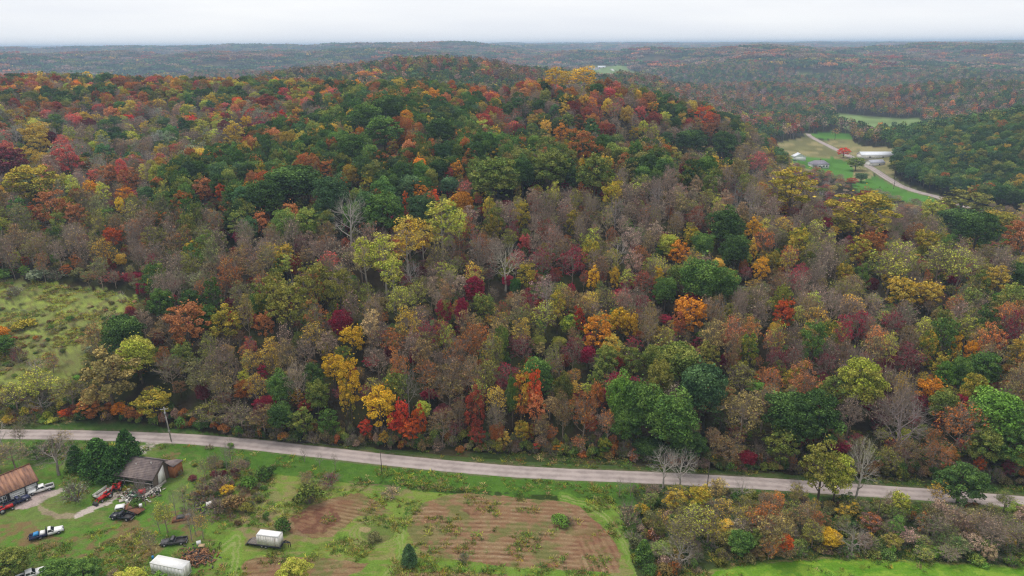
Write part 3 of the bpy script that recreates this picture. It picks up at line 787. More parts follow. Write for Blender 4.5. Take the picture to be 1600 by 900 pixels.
# ------------------------------------------------------------------ single trees read off the photograph: px, py, radius px, shape, colour [, height m]
HAZE_D = 1.45e-4
YD_CLEAR = [(-40, 740), (90, 735), (110, 800), (250, 760), (300, 700), (260, 690), (300, 850), (200, 820), (100, 840), (30, 860), (-40, 850)]
LM = """20,612,26,airy,ylgreen,13;58,598,24,airy,ylgreen,12;108,606,24,airy,olive,11;66,640,26,bare,greyolive,12;107,662,10,dense,redorange,6;116,642,13,dense,darkred,8;147,634,24,dense,rust,11;185,636,11,dense,orange,9;201,642,10,dense,copper,8;131,636,14,conifer,dkgreen,9
165,578,38,loose,olivebrown;213,548,26,dense,ylgreen;190,515,28,dense,dkgreen;236,625,28,loose,olivegold,16;205,489,9,dense,maroon,12;265,572,22,twiggy,greyolive;284,548,17,loose,olivegreen;255,558,13,airy,rust;290,500,30,dense,copper;265,508,24,airy,brown;320,495,20,dense,green;352,497,25,loose,olivegold;250,470,20,dense,green;300,470,17,dense,dkgreen;402,472,14,dense,green;412,500,15,dense,copper
315,585,26,airy,greyolive;330,640,28,airy,olive,16;345,600,24,airy,olivebrown;400,600,18,airy,gold;392,562,16,airy,gold;425,560,15,airy,gold;375,645,26,twiggy,greyolive,15;410,648,24,airy,brown,13;438,603,18,dense,green;438,645,19,dense,dkgreen,14;495,612,19,dense,olivegreen;472,652,21,loose,olivegreen,13;512,655,18,loose,green,12;490,585,14,dense,dkgreen
520,568,20,dense,yellow;545,592,19,dense,yellow,21;540,612,12,dense,gold,17;592,625,27,dense,yellow,19;570,665,11,dense,red,7;600,680,9,dense,gold,6;550,522,20,dense,yellow;532,503,17,dense,crimson;488,520,22,airy,gold;512,535,18,airy,purple;475,545,18,twiggy,purple;615,530,22,airy,rust;590,560,20,twiggy,purple
617,655,13,dense,red,11;640,668,17,dense,redorange,9;655,650,13,dense,redorange,14;628,640,12,dense,red,15;700,598,30,airy,brown;690,655,22,airy,brown,14;718,640,18,airy,brown,14;742,630,18,dense,darkred,20;745,675,14,dense,darkred,10;775,650,18,twiggy,greyolive,15;788,682,13,loose,gold,8;770,690,12,airy,olive,7;815,610,14,dense,rust,20;835,606,13,dense,redorange,19;838,632,15,dense,copper,15;815,668,13,loose,gold,10;838,694,8,dense,red,5;875,698,12,dense,orange,6;845,665,16,airy,brown,11;800,615,10,dense,olivegreen,18
840,578,25,dense,green;880,606,14,dense,olivegreen;912,640,24,airy,rust,17;935,612,13,dense,rust;905,690,15,airy,copper,9;945,692,13,dense,green,8;932,590,18,loose,olivegreen;880,640,18,airy,brown,17;950,655,14,airy,rust,13
1000,625,32,dense,green,22;1050,650,38,dense,green,23;1098,598,36,dense,bluegreen,24;1032,592,22,dense,olive,22;972,618,22,dense,brightgreen,20;980,655,24,dense,green,15;1060,560,34,dense,olivegreen;1025,560,22,dense,olivegreen;1105,555,20,loose,olive;1075,690,30,dense,dkgreen,12;1015,695,26,dense,dkgreen,12
1160,640,34,airy,olivebrown;1195,625,28,airy,olivebrown;1135,695,26,airy,brown,12;1168,712,13,dense,crimson,7;1185,705,17,brush,purple,6;1130,620,24,loose,olivebrown;1160,585,24,airy,olive
1240,640,38,dense,dkgreen,21;1280,645,34,dense,dkgreen,21;1222,690,26,loose,olivegreen,13;1350,592,30,dense,ylgreen,21;1305,605,24,loose,olivegreen;1415,650,36,bare,purple,23;1330,640,20,twiggy,purple;1380,640,24,twiggy,purple;1455,605,20,dense,orange;1562,640,36,dense,brightgreen,22;1500,655,28,airy,rust,20;1478,628,20,dense,olivegreen;1537,572,22,dense,green;1500,578,15,dense,green;1478,585,14,dense,brightgreen;1462,705,22,airy,rust,13;1590,690,26,dense,green,15;1530,722,8,dense,redorange,6;1522,605,16,dense,olivegold;1540,690,22,dense,olivegreen,14;1420,700,20,airy,brown,12;1345,700,20,airy,greyolive,12;1390,712,18,airy,olive,9
1080,482,27,dense,orange;1062,502,12,dense,copper;935,515,26,dense,orange;968,495,17,dense,yellow;955,540,15,dense,gold;985,500,15,dense,yellow;990,560,22,loose,olivegreen;948,560,20,dense,olivegreen;1092,432,30,dense,green;1128,440,24,dense,green;1062,428,20,dense,olivegreen;1040,452,18,dense,green;1098,380,18,dense,green;1135,350,25,dense,dkgreen;1150,388,22,dense,dkgreen;1062,392,17,dense,orange;1046,378,18,dense,ylgreen;1080,365,14,loose,gold;1005,437,18,airy,darkred;1030,432,9,dense,yellow;928,430,12,loose,yellow;960,428,9,loose,yellow
848,404,24,airy,crimson;895,404,24,airy,crimson;820,376,12,dense,pinkred;790,405,32,bare,olive,20;822,428,17,loose,olivegold;690,345,28,poplar,ylgreen;716,350,14,poplar,ylgreen;635,372,24,poplar,gold;660,368,18,poplar,gold;600,398,22,poplar,ylgreen;570,396,20,poplar,ylgreen;612,425,18,poplar,ylgreen;655,300,16,dense,orange;678,308,12,dense,redorange;634,312,6,dense,redorange;660,326,24,dense,bluegreen;598,325,30,dense,green;545,332,32,bare,tan,25;455,278,44,dense,dkgreen;415,300,28,dense,dkgreen;520,302,28,dense,bluegreen;512,262,14,dense,rust;405,345,12,dense,copper;455,330,12,dense,copper;572,286,14,dense,gold;537,287,9,dense,redorange;715,262,12,dense,orange;700,270,10,dense,darkred;728,292,15,airy,pinkred;772,272,40,dense,olivegreen;702,286,15,dense,bluegreen
450,468,32,loose,olive,24;490,440,30,loose,olive,24;530,448,24,loose,olive,24;428,455,22,loose,olive,22;462,412,10,dense,darkred;438,408,12,dense,green;625,466,26,airy,ylgreen;650,455,20,airy,ylgreen;742,450,18,dense,crimson;756,472,20,loose,olivegreen;693,482,13,dense,crimson;722,484,10,dense,crimson;850,488,24,airy,ylgreen;905,496,10,dense,red;815,540,20,airy,maroon;895,545,18,airy,maroon;1215,560,18,airy,maroon;1290,570,20,airy,maroon;1420,555,22,airy,maroon;1395,500,18,airy,crimson
1225,486,16,dense,redorange;1208,402,13,dense,gold;1190,416,14,dense,yellow;1177,352,13,dense,yellow;1175,385,10,dense,gold;1238,287,24,loose,olivegold;1345,325,34,loose,olivegold;1372,318,18,dense,olivegreen;1350,312,20,dense,darkred;1300,315,14,dense,crimson;1500,340,28,dense,dkgreen;1530,350,20,dense,dkgreen;1565,345,24,dense,olivegold;1505,312,34,loose,olive;1460,325,18,loose,ylgreen;1590,425,14,dense,dkgreen;1365,375,20,loose,rust;1340,385,18,loose,olivegold;1395,408,28,airy,ylgreen;1470,400,24,airy,ylgreen;1500,410,24,airy,ylgreen;1412,448,22,loose,gold;1455,452,18,loose,gold;1560,432,16,loose,gold;1595,365,20,dense,copper;1450,372,18,loose,olivegold;1518,545,10,dense,orange;1495,540,8,dense,yellow
50,280,32,dense,olivegold;52,205,18,dense,gold;62,222,14,dense,gold;35,240,14,dense,gold;170,270,14,dense,copper;203,276,16,dense,copper;145,275,9,dense,pinkred;78,318,20,dense,copper;100,322,14,dense,olivegold;118,332,15,dense,copper;52,332,12,dense,darkred;195,304,13,dense,orange;186,317,7,dense,yellow;176,366,14,dense,redorange;64,408,10,airy,copper;345,300,9,dense,redorange;318,292,16,dense,copper;5,350,12,loose,ylgreen;175,428,20,brush,pinkred,5;208,432,14,dense,crimson,5;240,370,18,airy,olive;105,245,18,dense,pinkred;10,250,24,dense,maroon
385,188,10,dense,yellow;365,205,18,dense,gold;570,116,15,dense,orange;586,166,12,dense,copper;877,206,16,dense,orange;885,119,12,poplar,yellow;900,118,12,poplar,yellow;870,121,10,poplar,yellow;912,119,10,poplar,yellow;1100,180,16,dense,redorange;1115,188,12,dense,copper;1190,188,14,dense,pinkred;1107,202,12,dense,copper;990,205,10,dense,yellow;1020,165,10,dense,orange;960,170,14,airy,pinkred;1000,172,10,dense,pinkred;625,214,9,dense,orange;615,228,11,dense,rust;600,200,28,dense,green;690,200,24,dense,dkgreen;550,225,22,dense,green;570,180,22,dense,green;605,165,26,dense,dkgreen;910,222,18,dense,rust;1080,215,24,dense,dkgreen;1132,222,18,dense,dkgreen;1060,245,14,loose,ylgreen;948,252,14,dense,yellow;860,255,32,dense,olivegreen;930,265,28,dense,olivegreen;1317,243,10,dense,red,13;1336,262,12,dense,olivegreen,14;1345,279,9,dense,bluegreen,9;1330,284,8,dense,darkred,8;1185,250,16,airy,pinkred"""
# trees and bushes standing in the open: px of the foot, py of the foot, crown radius m, height m, shape, colour, label
OPEN = [
 (92, 742, 6.0, 11.5, 'bare', 'greyolive', 'bare grey tree forking low on the lawn between the rust-roofed garage and the evergreens'),
 (120, 782, 3.9, 5.2, 'brush', 'greygreen', 'round leafless grey bush in the yard between the drive and the lawn'),
 (206, 738, 4.4, 13.5, 'conifer', 'dkgreen', 'tallest dark evergreen, directly behind the open-fronted shed'),
 (160, 742, 5.4, 11.5, 'conifer', 'dkgreen', 'broad dark evergreen left of the open-fronted shed roof'),
 (184, 748, 4.6, 10.0, 'conifer', 'dkgreen', 'dark evergreen touching the left eave of the open-fronted shed'),
 (122, 733, 3.1, 7.5, 'conifer', 'dkgreen', 'small dark evergreen at the left end of the evergreen group'),
 (640, 882, 2.0, 5.6, 'conifer', 'bluegreen', 'lone little spruce on the grass beside the big ploughed patch'),
 (1036, 762, 4.2, 12.5, 'bare', 'tan', 'bleached bare tree beside the road, left of the pair before the green oaks'),
 (1062, 768, 4.4, 13.0, 'bare', 'tan', 'bleached bare tree beside the road, right of the pair before the green oaks'),
 (1336, 786, 4.6, 18.5, 'bare', 'tan', 'tall pale bare tree on the near side of the road'),
 (1277, 785, 5.2, 18.0, 'loose', 'olive', 'tall green and gold tree shading the near edge of the road'),
 (1302, 783, 4.2, 14.0, 'dense', 'ylgreen', 'greener lower tree leaning against the tall green and gold roadside tree'),
 (1494, 792, 6.0, 12.5, 'dense', 'dkgreen', 'round dark green tree on the near side of the road at the right'),
 (1459, 798, 2.6, 9.0, 'airy', 'yellow', 'thin yellow tree beside the round dark green roadside tree'),
 (1402, 812, 2.4, 9.0, 'loose', 'ylgreen', 'slender yellow-green tree rising from the weedy bank below the road'),
 (1158, 783, 2.8, 7.5, 'bare', 'tan', 'small bare pinkish tree beside the road, right of the thin pole'),
 (1240, 788, 2.6, 8.0, 'bare', 'greyolive', 'small bare grey tree left of the tall green and gold roadside tree'),
 (1567, 800, 2.5, 6.0, 'airy', 'olivegreen', 'small flat-topped green tree by the road at the far right'),
 (1205, 872, 4.0, 13.0, 'airy', 'olivebrown', 'tall pale-stemmed tree standing at the edge of the bright green field'),
 (1222, 864, 2.3, 5.0, 'dense', 'redorange', 'small bright rust-orange bush tree at the edge of the bright green field'),
 (1297, 856, 2.6, 5.0, 'dense', 'yellow', 'small golden bush tree in the thicket above the bright green field'),
 (1060, 890, 4.2, 8.5, 'bare', 'greyolive', 'grey bare tangle-branched tree at the left corner of the bright green field'),
 (1330, 866, 4.4, 8.0, 'bare', 'greyolive', 'pale broken bare tree in the middle of the thicket'),
 (1062, 862, 4.6, 10.0, 'airy', 'olive', 'yellowish round-topped tree at the left end of the thicket'),
 (1085, 845, 4.6, 10.5, 'airy', 'ylgreen', 'broad olive and yellow tree near the left end of the thicket'),
 (1052, 808, 3.2, 8.0, 'loose', 'gold', 'gold tree at the roadside below the two bleached trees'),
 (1085, 806, 3.4, 8.0, 'loose', 'olivegold', 'yellow-green tree at the roadside right of the gold one'),
 (1105, 850, 3.8, 9.0, 'airy', 'olivegold', 'olive and gold tree in the left part of the thicket'),
 (1128, 820, 3.3, 8.0, 'airy', 'gold', 'dull gold tree with an orange side below the thin dark pole'),
 (1160, 838, 3.2, 9.0, 'airy', 'olivegold', 'upright yellow-brown tree left of the rusty one in the thicket'),
 (1190, 850, 3.9, 12.0, 'airy', 'rust', 'rusty brown tree in the thicket, tallest of its brown group'),
 (1195, 812, 3.0, 8.5, 'airy', 'brown', 'russet brown tree close below the road in the thicket'),
 (1155, 868, 3.0, 6.5, 'dense', 'green', 'low green tree near the left corner of the bright green field'),
 (1250, 835, 3.5, 9.0, 'airy', 'brown', 'brown leafy tree left of the golden bush tree'),
 (1268, 855, 3.0, 7.0, 'airy', 'olive', 'olive tree just left of the golden bush tree'),
 (1455, 845, 4.0, 8.0, 'twiggy', 'greyolive', 'grey twiggy tree below the yellow roadside tree'),
 (1490, 838, 4.0, 8.5, 'twiggy', 'olivebrown', 'olive-brown twiggy tree below the round dark green roadside tree'),
 (1530, 840, 3.8, 7.5, 'twiggy', 'brown', 'brown twiggy tree in the right part of the thicket'),
 (1545, 862, 3.8, 9.5, 'twiggy', 'purple', 'leaning pale-stemmed tree at the right end of the thicket'),
 (1588, 860, 3.8, 8.0, 'twiggy', 'olive', 'tangled olive-grey tree at the right border of the thicket'),
 (1005, 880, 2.4, 6.5, 'conifer', 'green', 'narrow green conifer-like tree left of the thicket beside the mown track'),
 (980, 820, 3.2, 6.4, 'brush', 'purple', 'grey leafless bush beside the curved mown track'),
 (484, 787, 3.7, 5.6, 'bush', 'olivegreen', 'large dull green bush beside the reddish ploughed patch'),
 (516, 756, 3.4, 2.6, 'brush', 'maroon', 'low dark maroon bush behind the large dull green bush'),
 (480, 757, 2.4, 4.2, 'airy', 'brown', 'small rusty tree behind the large dull green bush'),
 (585, 845, 1.7, 2.4, 'bush', 'greyolive', 'bush in the middle of the circular wheel tracks'),
 (874, 819, 2.6, 2.2, 'bush', 'brightgreen', 'green bush inside the big ploughed patch'),
 (890, 818, 1.7, 1.8, 'brush', 'brown', 'dry brown bush beside the green one in the ploughed patch'),
 (725, 877, 1.6, 1.9, 'brush', 'dkgreen', 'small dark bush below the big ploughed patch'),
 (612, 773, 3.0, 1.5, 'brush', 'tan', 'low dry brush heap between the pole and the ploughed patch'),
 (443, 828, 2.2, 3.6, 'bush', 'green', 'green bush just above the boxed flatbed trailer'),
 (417, 812, 1.0, 2.2, 'bush', 'green', 'tiny green bush on the tan ground'),
 (390, 762, 2.2, 3.8, 'bush', 'brightgreen', 'bright green bush at the top of the brush patch'),
 (412, 748, 2.4, 4.0, 'bush', 'green', 'round green bush near the road end of the brush patch'),
 (425, 742, 1.6, 2.8, 'bush', 'dkgreen', 'small dark green bush right of the round one'),
 (355, 735, 1.6, 9.0, 'bare', 'greyolive', 'thin bare sapling at the road side of the brush patch'),
 (362, 728, 1.9, 9.5, 'bare', 'greyolive', 'taller thin bare sapling reaching over the road'),
 (338, 745, 2.2, 8.0, 'twiggy', 'olive', 'twiggy sapling with a few olive leaves by the brush patch'),
 (322, 755, 2.0, 8.0, 'twiggy', 'ylgreen', 'thin sapling with yellow-green leaves, nearest the shed side of the brush patch'),
 (375, 740, 2.8, 5.0, 'twiggy', 'brown', 'brown twiggy bush tree between the saplings'),
 (345, 765, 3.4, 4.0, 'brush', 'purple', 'dark purplish brush at the centre of the brush patch'),
 (318, 775, 3.0, 4.2, 'brush', 'brown', 'brown brush left of the brush patch centre'),
 (365, 795, 3.4, 3.6, 'bush', 'brown', 'brownish bush at the lower end of the brush patch'),
 (340, 802, 3.0, 3.8, 'brush', 'purple', 'grey purple brush above the junk heap'),
 (355, 772, 2.0, 2.4, 'loose', 'yellow', 'small clear yellow bush in the brush patch'),
 (384, 800, 2.0, 2.6, 'bush', 'olive', 'olive bush at the right foot of the brush patch'),
 (238, 866, 1.9, 7.0, 'twiggy', 'ylgreen', 'thin yellow-green sapling by the large white box trailer'),
 (262, 832, 2.6, 9.0, 'airy', 'ylgreen', 'yellow-green sapling behind the derelict dark pickup'),
 (250, 832, 1.6, 8.0, 'bare', 'greyolive', 'thin bare sapling left of the derelict dark pickup'),
 (300, 845, 1.8, 11.0, 'bare', 'greyolive', 'tall thin bare sapling above the junk heap'),
 (306, 836, 1.7, 10.0, 'bare', 'greyolive', 'second thin bare sapling beside the one above the junk heap'),
 (318, 842, 1.9, 8.0, 'twiggy', 'yellow', 'sapling with hanging yellow leaves next to the junk heap'),
 (275, 805, 1.6, 8.0, 'bare', 'greyolive', 'thin bare sapling near the half-buried scrap'),
 (290, 800, 1.6, 8.5, 'bare', 'greyolive', 'thin bare sapling right of the half-buried scrap'),
 (228, 790, 1.8, 9.0, 'bare', 'purple', 'thin bare tree in front of the open-fronted shed, right stem'),
 (220, 786, 1.8, 9.5, 'bare', 'purple', 'thin bare tree in front of the open-fronted shed, left stem'),
 (214, 792, 1.7, 2.6, 'bush', 'green', 'weedy green bush by the scrap in front of the open-fronted shed'),
 (476, 722, 1.4, 5.5, 'bare', 'greyolive', 'small bare sapling by the near edge of the road, leftmost of three'),
 (500, 730, 1.3, 5.0, 'bare', 'greyolive', 'small bare sapling by the near edge of the road, middle of three'),
 (524, 733, 1.3, 5.5, 'bare', 'greyolive', 'small bare sapling by the near edge of the road, rightmost of three'),
 (968, 775, 1.4, 6.0, 'bare', 'greyolive', 'thin bare sapling beside the road above the mown track'),
 (985, 775, 1.4, 5.0, 'bare', 'purple', 'thin purplish sapling beside the road above the mown track'),
 (4, 700, 3.0, 10.5, 'bare', 'tan', 'bare tree at the left border beside the road'),
 (34, 700, 2.2, 9.0, 'twiggy', 'olive', 'thin olive tree growing on the near road edge at the left'),
 (25, 735, 5.0, 8.5, 'twiggy', 'olivebrown', 'brown twiggy tree behind the rust-roofed garage'),
 (0, 738, 5.0, 9.0, 'twiggy', 'olivebrown', 'brown twiggy tree behind the garage at the left border'),
 (58, 718, 3.4, 5.5, 'loose', 'green', 'green bushy tree behind the garage, near the road'),
 (100, 700, 3.0, 6.0, 'twiggy', 'olivegold', 'twiggy olive tree at the near road edge by the bare lawn tree'),
 (80, 712, 4.0, 5.5, 'brush', 'purple', 'dark twiggy scrub behind the bare lawn tree'),
 (20, 905, 4.4, 7.5, 'dense', 'olivegreen', 'dark green tree in the bottom left corner'),
 (96, 918, 3.8, 7.0, 'dense', 'green', 'green bushy tree at the bottom edge, left half of the pair'),
 (136, 918, 3.8, 7.0, 'dense', 'green', 'green bushy tree at the bottom edge, right half of the pair'),
 (460, 918, 3.6, 7.0, 'dense', 'ylgreen', 'bright yellow-green tree at the bottom edge below the flatbed trailer'),
 (205, 930, 3.6, 6.5, 'dense', 'ylgreen', 'yellow-green bush at the bottom edge before the large white box trailer'),
 (250, 932, 2.6, 6.0, 'dense', 'brightgreen', 'green bush in front of the large white box trailer'),
 (180, 915, 1.6, 4.5, 'twiggy', 'tan', 'thin brownish sapling at the bottom edge left of the large white box trailer'),
 # the meadow on the hillside
 (60, 592, 3.0, 8.5, 'bare', 'tan', 'pale bare tree standing in the hillside meadow'),
 (84, 582, 2.8, 7.0, 'twiggy', 'copper', 'thin pinkish tree right of the pale one in the hillside meadow'),
 (32, 566, 3.0, 6.5, 'brush', 'maroon', 'dark twiggy bush left of the pale tree in the hillside meadow'),
 (8, 556, 4.2, 7.5, 'dense', 'green', 'green bush tree at the left border of the hillside meadow'),
 (2, 540, 3.6, 8.0, 'dense', 'orange', 'orange tree at the left border of the hillside meadow'),
 (140, 552, 1.9, 2.6, 'bush', 'greygreen', 'small grey-green bush on the right side of the hillside meadow'),
 (40, 510, 4.5, 2.5, 'bush', 'olivegold', 'low olive thicket in the left part of the hillside meadow'),
 (25, 462, 4.0, 4.0, 'brush', 'greygreen', 'grey-green brush near the top left of the hillside meadow'),
 (62, 438, 4.6, 5.5, 'bush', 'greygreen', 'grey-green bush at the top edge of the hillside meadow, under the orange one'),
 (92, 436, 4.2, 5.0, 'brush', 'greygreen', 'round grey bush at the top edge of the hillside meadow'),
 (128, 438, 5.0, 5.5, 'bush', 'greyolive', 'large grey bush at the top edge of the hillside meadow'),
 (6, 437, 4.0, 5.0, 'bush', 'green', 'green bush at the top left of the hillside meadow'),
 (190, 473, 2.0, 5.0, 'bare', 'tan', 'tiny white-stemmed snag at the right edge of the hillside meadow'),
 (110, 500, 1.6, 1.6, 'bush', 'green', 'tiny green bush in the upper meadow'), (165, 500, 1.4, 1.5, 'bush', 'dkgreen', 'tiny dark bush near the maroon tree in the meadow'),
]

# ------------------------------------------------------------------ regional mixes (by where a crown shows)
MIX = {
 'ridgeL': [('dense', 'redorange', .25), ('dense', 'orange', .3), ('dense', 'gold', 1), ('dense', 'ylgreen', .8), ('dense', 'dkgreen', 4), ('dense', 'olivegreen', 3), ('dense', 'olive', 2), ('dense', 'rust', 2), ('dense', 'darkred', 1), ('airy', 'brown', 2), ('twiggy', 'purple', 2), ('dense', 'copper', 1), ('loose', 'bluegreen', 2), ('dense', 'pinkred', .5), ('loose', 'olivegold', 1)],
 'hollowL': [('dense', 'pinkred', .9), ('dense', 'gold', 1), ('dense', 'ylgreen', .8), ('loose', 'red', .5), ('poplar', 'ylgreen', 1), ('airy', 'greygreen', 2), ('loose', 'orange', .5), ('twiggy', 'purple', 3.5), ('airy', 'purple', 1.5), ('airy', 'brown', 2), ('airy', 'pinkred', 1.6), ('loose', 'gold', 1), ('dense', 'green', 1.5), ('loose', 'olive', 2.5), ('dense', 'copper', 1.2), ('dense', 'bluegreen', 1.5), ('bare', 'purple', 1.5), ('dense', 'maroon', .6)],
 'spur': [('dense', 'orange', .5), ('dense', 'gold', .8), ('dense', 'dkgreen', 4), ('dense', 'green', 4), ('dense', 'bluegreen', 2), ('dense', 'olivegreen', 3), ('loose', 'olivegold', 1.2), ('dense', 'rust', 1.6), ('airy', 'brown', 2), ('dense', 'copper', .8), ('dense', 'darkred', .6)],
 'back': [('dense', 'pinkred', .5), ('dense', 'gold', .8), ('airy', 'orange', .5), ('loose', 'ylgreen', .6), ('dense', 'dkgreen', 3), ('dense', 'bluegreen', 2), ('dense', 'olivegreen', 2), ('dense', 'rust', 1.4), ('airy', 'darkred', 1), ('dense', 'copper', 1), ('twiggy', 'purple', 3), ('airy', 'brown', 2), ('dense', 'darkred', 1), ('loose', 'gold', .6), ('dense', 'orange', .3)],
 'spurtop': [('dense', 'dkgreen', 3), ('dense', 'green', 2), ('dense', 'olivegreen', 3), ('airy', 'brown', 2), ('twiggy', 'purple', 1.5), ('loose', 'gold', .6), ('loose', 'olivebrown', 1.5)],
 'purple': [('airy', 'gold', 1), ('airy', 'ylgreen', 1), ('loose', 'olivegold', 1), ('airy', 'pinkred', .5), ('airy', 'crimson', .7), ('airy', 'tan', 1), ('twiggy', 'purple', 3.2), ('airy', 'purple', 3), ('airy', 'maroon', 1), ('airy', 'rust', 1), ('twiggy', 'olive', 2), ('airy', 'olive', 3), ('airy', 'brown', 2), ('airy', 'gold', .7), ('airy', 'darkred', .9), ('bare', 'purple', 1.6), ('loose', 'olivegreen', .9), ('airy', 'crimson', .5), ('airy', 'ylgreen', .8)],
 'rolive': [('airy', 'olive', 4), ('airy', 'ylgreen', 2.4), ('twiggy', 'purple', 3.5), ('airy', 'rust', 1.2), ('airy', 'gold', 1.4), ('loose', 'olivegreen', 1.2), ('airy', 'crimson', .8), ('airy', 'brown', 2), ('loose', 'olivegold', 1)],
 'rlow': [('airy', 'gold', .8), ('airy', 'crimson', .6), ('loose', 'olivegold', .8), ('airy', 'copper', .5), ('airy', 'brown', 3), ('airy', 'maroon', 1.8), ('airy', 'olivebrown', 3.5), ('twiggy', 'purple', 2), ('airy', 'ylgreen', .6), ('loose', 'green', 1), ('loose', 'olivegreen', 1.4), ('airy', 'rust', 1.2), ('airy', 'crimson', .7), ('airy', 'gold', .5)],
 'clow': [('airy', 'gold', .8), ('airy', 'ylgreen', .8), ('airy', 'crimson', .6), ('airy', 'tan', .8), ('airy', 'rust', .6), ('airy', 'olivebrown', 4), ('twiggy', 'purple', 2.4), ('airy', 'olive', 4), ('airy', 'ylgreen', .9), ('airy', 'brown', 2.5), ('airy', 'gold', .8), ('loose', 'green', .9), ('loose', 'olivegreen', 1.5), ('airy', 'crimson', .5), ('airy', 'rust', .9), ('bare', 'purple', .7), ('airy', 'maroon', .6)],
 'midleft': [('twiggy', 'purple', 2.6), ('airy', 'olive', 3), ('airy', 'greyolive', 3), ('airy', 'rust', .8), ('loose', 'green', 1.5), ('loose', 'olivegreen', 2), ('airy', 'gold', .6), ('airy', 'brown', 2)],
 'rhill': [('dense', 'dkgreen', 4), ('dense', 'green', 3.5), ('dense', 'bluegreen', 3), ('dense', 'olivegreen', 3), ('dense', 'olive', .8), ('loose', 'olivegold', .4)],
 'valley': [('dense', 'dkgreen', 4), ('dense', 'bluegreen', 3), ('dense', 'olivegreen', 3), ('airy', 'brown', 2), ('dense', 'rust', .4), ('twiggy', 'purple', 2.5), ('airy', 'darkred', .6), ('loose', 'olivegold', .8)],
 'far': [('dense', 'dkgreen', 4), ('dense', 'bluegreen', 3), ('airy', 'purple', 3), ('airy', 'rust', 1.2), ('airy', 'brown', 3), ('dense', 'olive', 2.5), ('dense', 'copper', .5), ('airy', 'darkred', .4), ('dense', 'green', 1.5)],
 'floor': [('dense', 'bluegreen', 2), ('loose', 'olive', 2), ('twiggy', 'purple', 2)],
}
def zone(px, py, D):
    if D > 1150: return 'far'
    if px > 1345 + (330 - py) * .25 and py < 335 and D > 480 and px > 1345: return 'rhill'
    if D > 620 and px > 980: return 'valley'
    if D > 780: return 'valley' if px > 600 else 'back'
    if px > 740 and py < 206 : return 'back'
    if 740 < px < 1170 and py < 268: return 'spurtop'
    # green spur running back to the left
    edge = np.interp(px, [230, 300, 400, 500, 560, 640, 780], [285, 240, 205, 175, 145, 118, 118])
    low = np.interp(px, [230, 300, 420, 520, 640, 780], [285, 320, 350, 350, 345, 315])
    if 230 < px < 780 and edge < py < low: return 'spur'
    if py < 165 and px < 760: return 'ridgeL'
    if px < 500 and py < 300: return 'hollowL'
    if px < 430 and py < 470: return 'midleft'
    if px > 1150 and 340 < py < 500: return 'rolive'
    if py < 480: return 'purple'
    if px > 1080: return 'rlow'
    return 'clow'

trees = []      # dict(x,y,z,R,H,kind,col,px,py,src,label)
def add_tree(x, y, R, H, kind, col, src, label=None, z=None):
    z = float(height(x, y)) if z is None else z
    q = project([[x, y, z + H * .65]])
    trees.append(dict(x=x, y=y, z=z, R=R, H=H, kind=kind, col=col, px=float(q[0][0]), py=float(q[1][0]), f=float(q[2][0]), src=src, label=label))
for line in LM.replace('\n', ';').split(';'):
    v = line.split(','); v[3] = 'loose' if v[3] == 'dense' and v[4] in ('yellow', 'orange', 'gold', 'rust', 'copper', 'red', 'redorange', 'darkred', 'pinkred') else v[3]; px, py, r = float(v[0]), float(v[1]), float(v[2]); kind, col = v[3], v[4]
    H = float(v[5]) if len(v) > 5 else None
    hh = H or 19.0
    q = cast(px, py, hh * .64) if not (px > 1300 and py < 290 and H) else vcast(px, py + 6)
    if q is None: continue
    dist = math.sqrt(q[0] ** 2 + q[1] ** 2 + (CAM_H - q[2]) ** 2)
    R = r * dist / FPX * .98
    if H is None:
        H = min(25, max(14, R * 3.0)) if kind != 'brush' else R * 1.3
        if kind == 'poplar': H = min(29, max(23, R * 5))
        q = cast(px, py, H * .64)
    az_ = math.atan2(q[0], q[1]); D_ = math.hypot(q[0], q[1]); bD = float(_base_D(az_)) + 2.2 + .25 * R
    if D_ < bD:          # its foot belongs on the wooded side of the road
        d_ = pdir(px, py)[0]; d_ = d_ / math.hypot(d_[0], d_[1]); zc = CAM_H + d_[2] * bD
        q = np.array([d_[0] * bD, d_[1] * bD, 0]); H = max(1.25 * R, (zc - float(height(q[0], q[1]))) / .64)
    add_tree(q[0], q[1], R, H, kind, col, 'lm')
for (px, py, R, H, kind, col, lab) in OPEN:
    q = cast(px, py)
    add_tree(q[0], q[1], R, H, kind, col, 'open', lab, q[2])

# random woodland between them
LMA = np.array([[t['px'], t['py'], t['R'] * FPX / t['f'], math.hypot(t['x'], t['y']), t['x'], t['y'], t['R']] for t in trees])
road_l = [tuple(v) for v in ROAD[::4]]; vroad_l = [tuple(v) for v in VROAD[::4]]
def grid_pts(d0, d1, sp, seed, azm=.74):
    r = np.random.default_rng(seed); xs = np.arange(-d1, d1, sp); ys = np.arange(60, d1 + sp, sp)
    X, Y = np.meshgrid(xs, ys); X = X + (np.arange(len(ys)) % 2)[:, None] * sp * .5
    X = X + r.uniform(-.36, .36, X.shape) * sp; Y = Y + r.uniform(-.36, .36, Y.shape) * sp
    D = np.hypot(X, Y); az = np.arctan2(X, Y)
    k = (D > d0) & (D <= d1) & (np.abs(az) < azm)
    X, Y, D, az = X[k], Y[k], D[k], az[k]
    k = D > _base_D(az) + 3.5
    X, Y, D, az = X[k], Y[k], D[k], az[k]
    bad = inpoly(X, Y, W_CLEAR)
    for poly, kind in W_FIELDS: bad |= inpoly(X, Y, poly)
    if d0 < 1200 and d1 > 450: bad |= dpoly(X, Y, vroad_l) < 9
    return X[~bad], Y[~bad], D[~bad]
GREENS = ('dkgreen', 'green', 'bluegreen', 'olivegreen', 'brightgreen', 'olive')
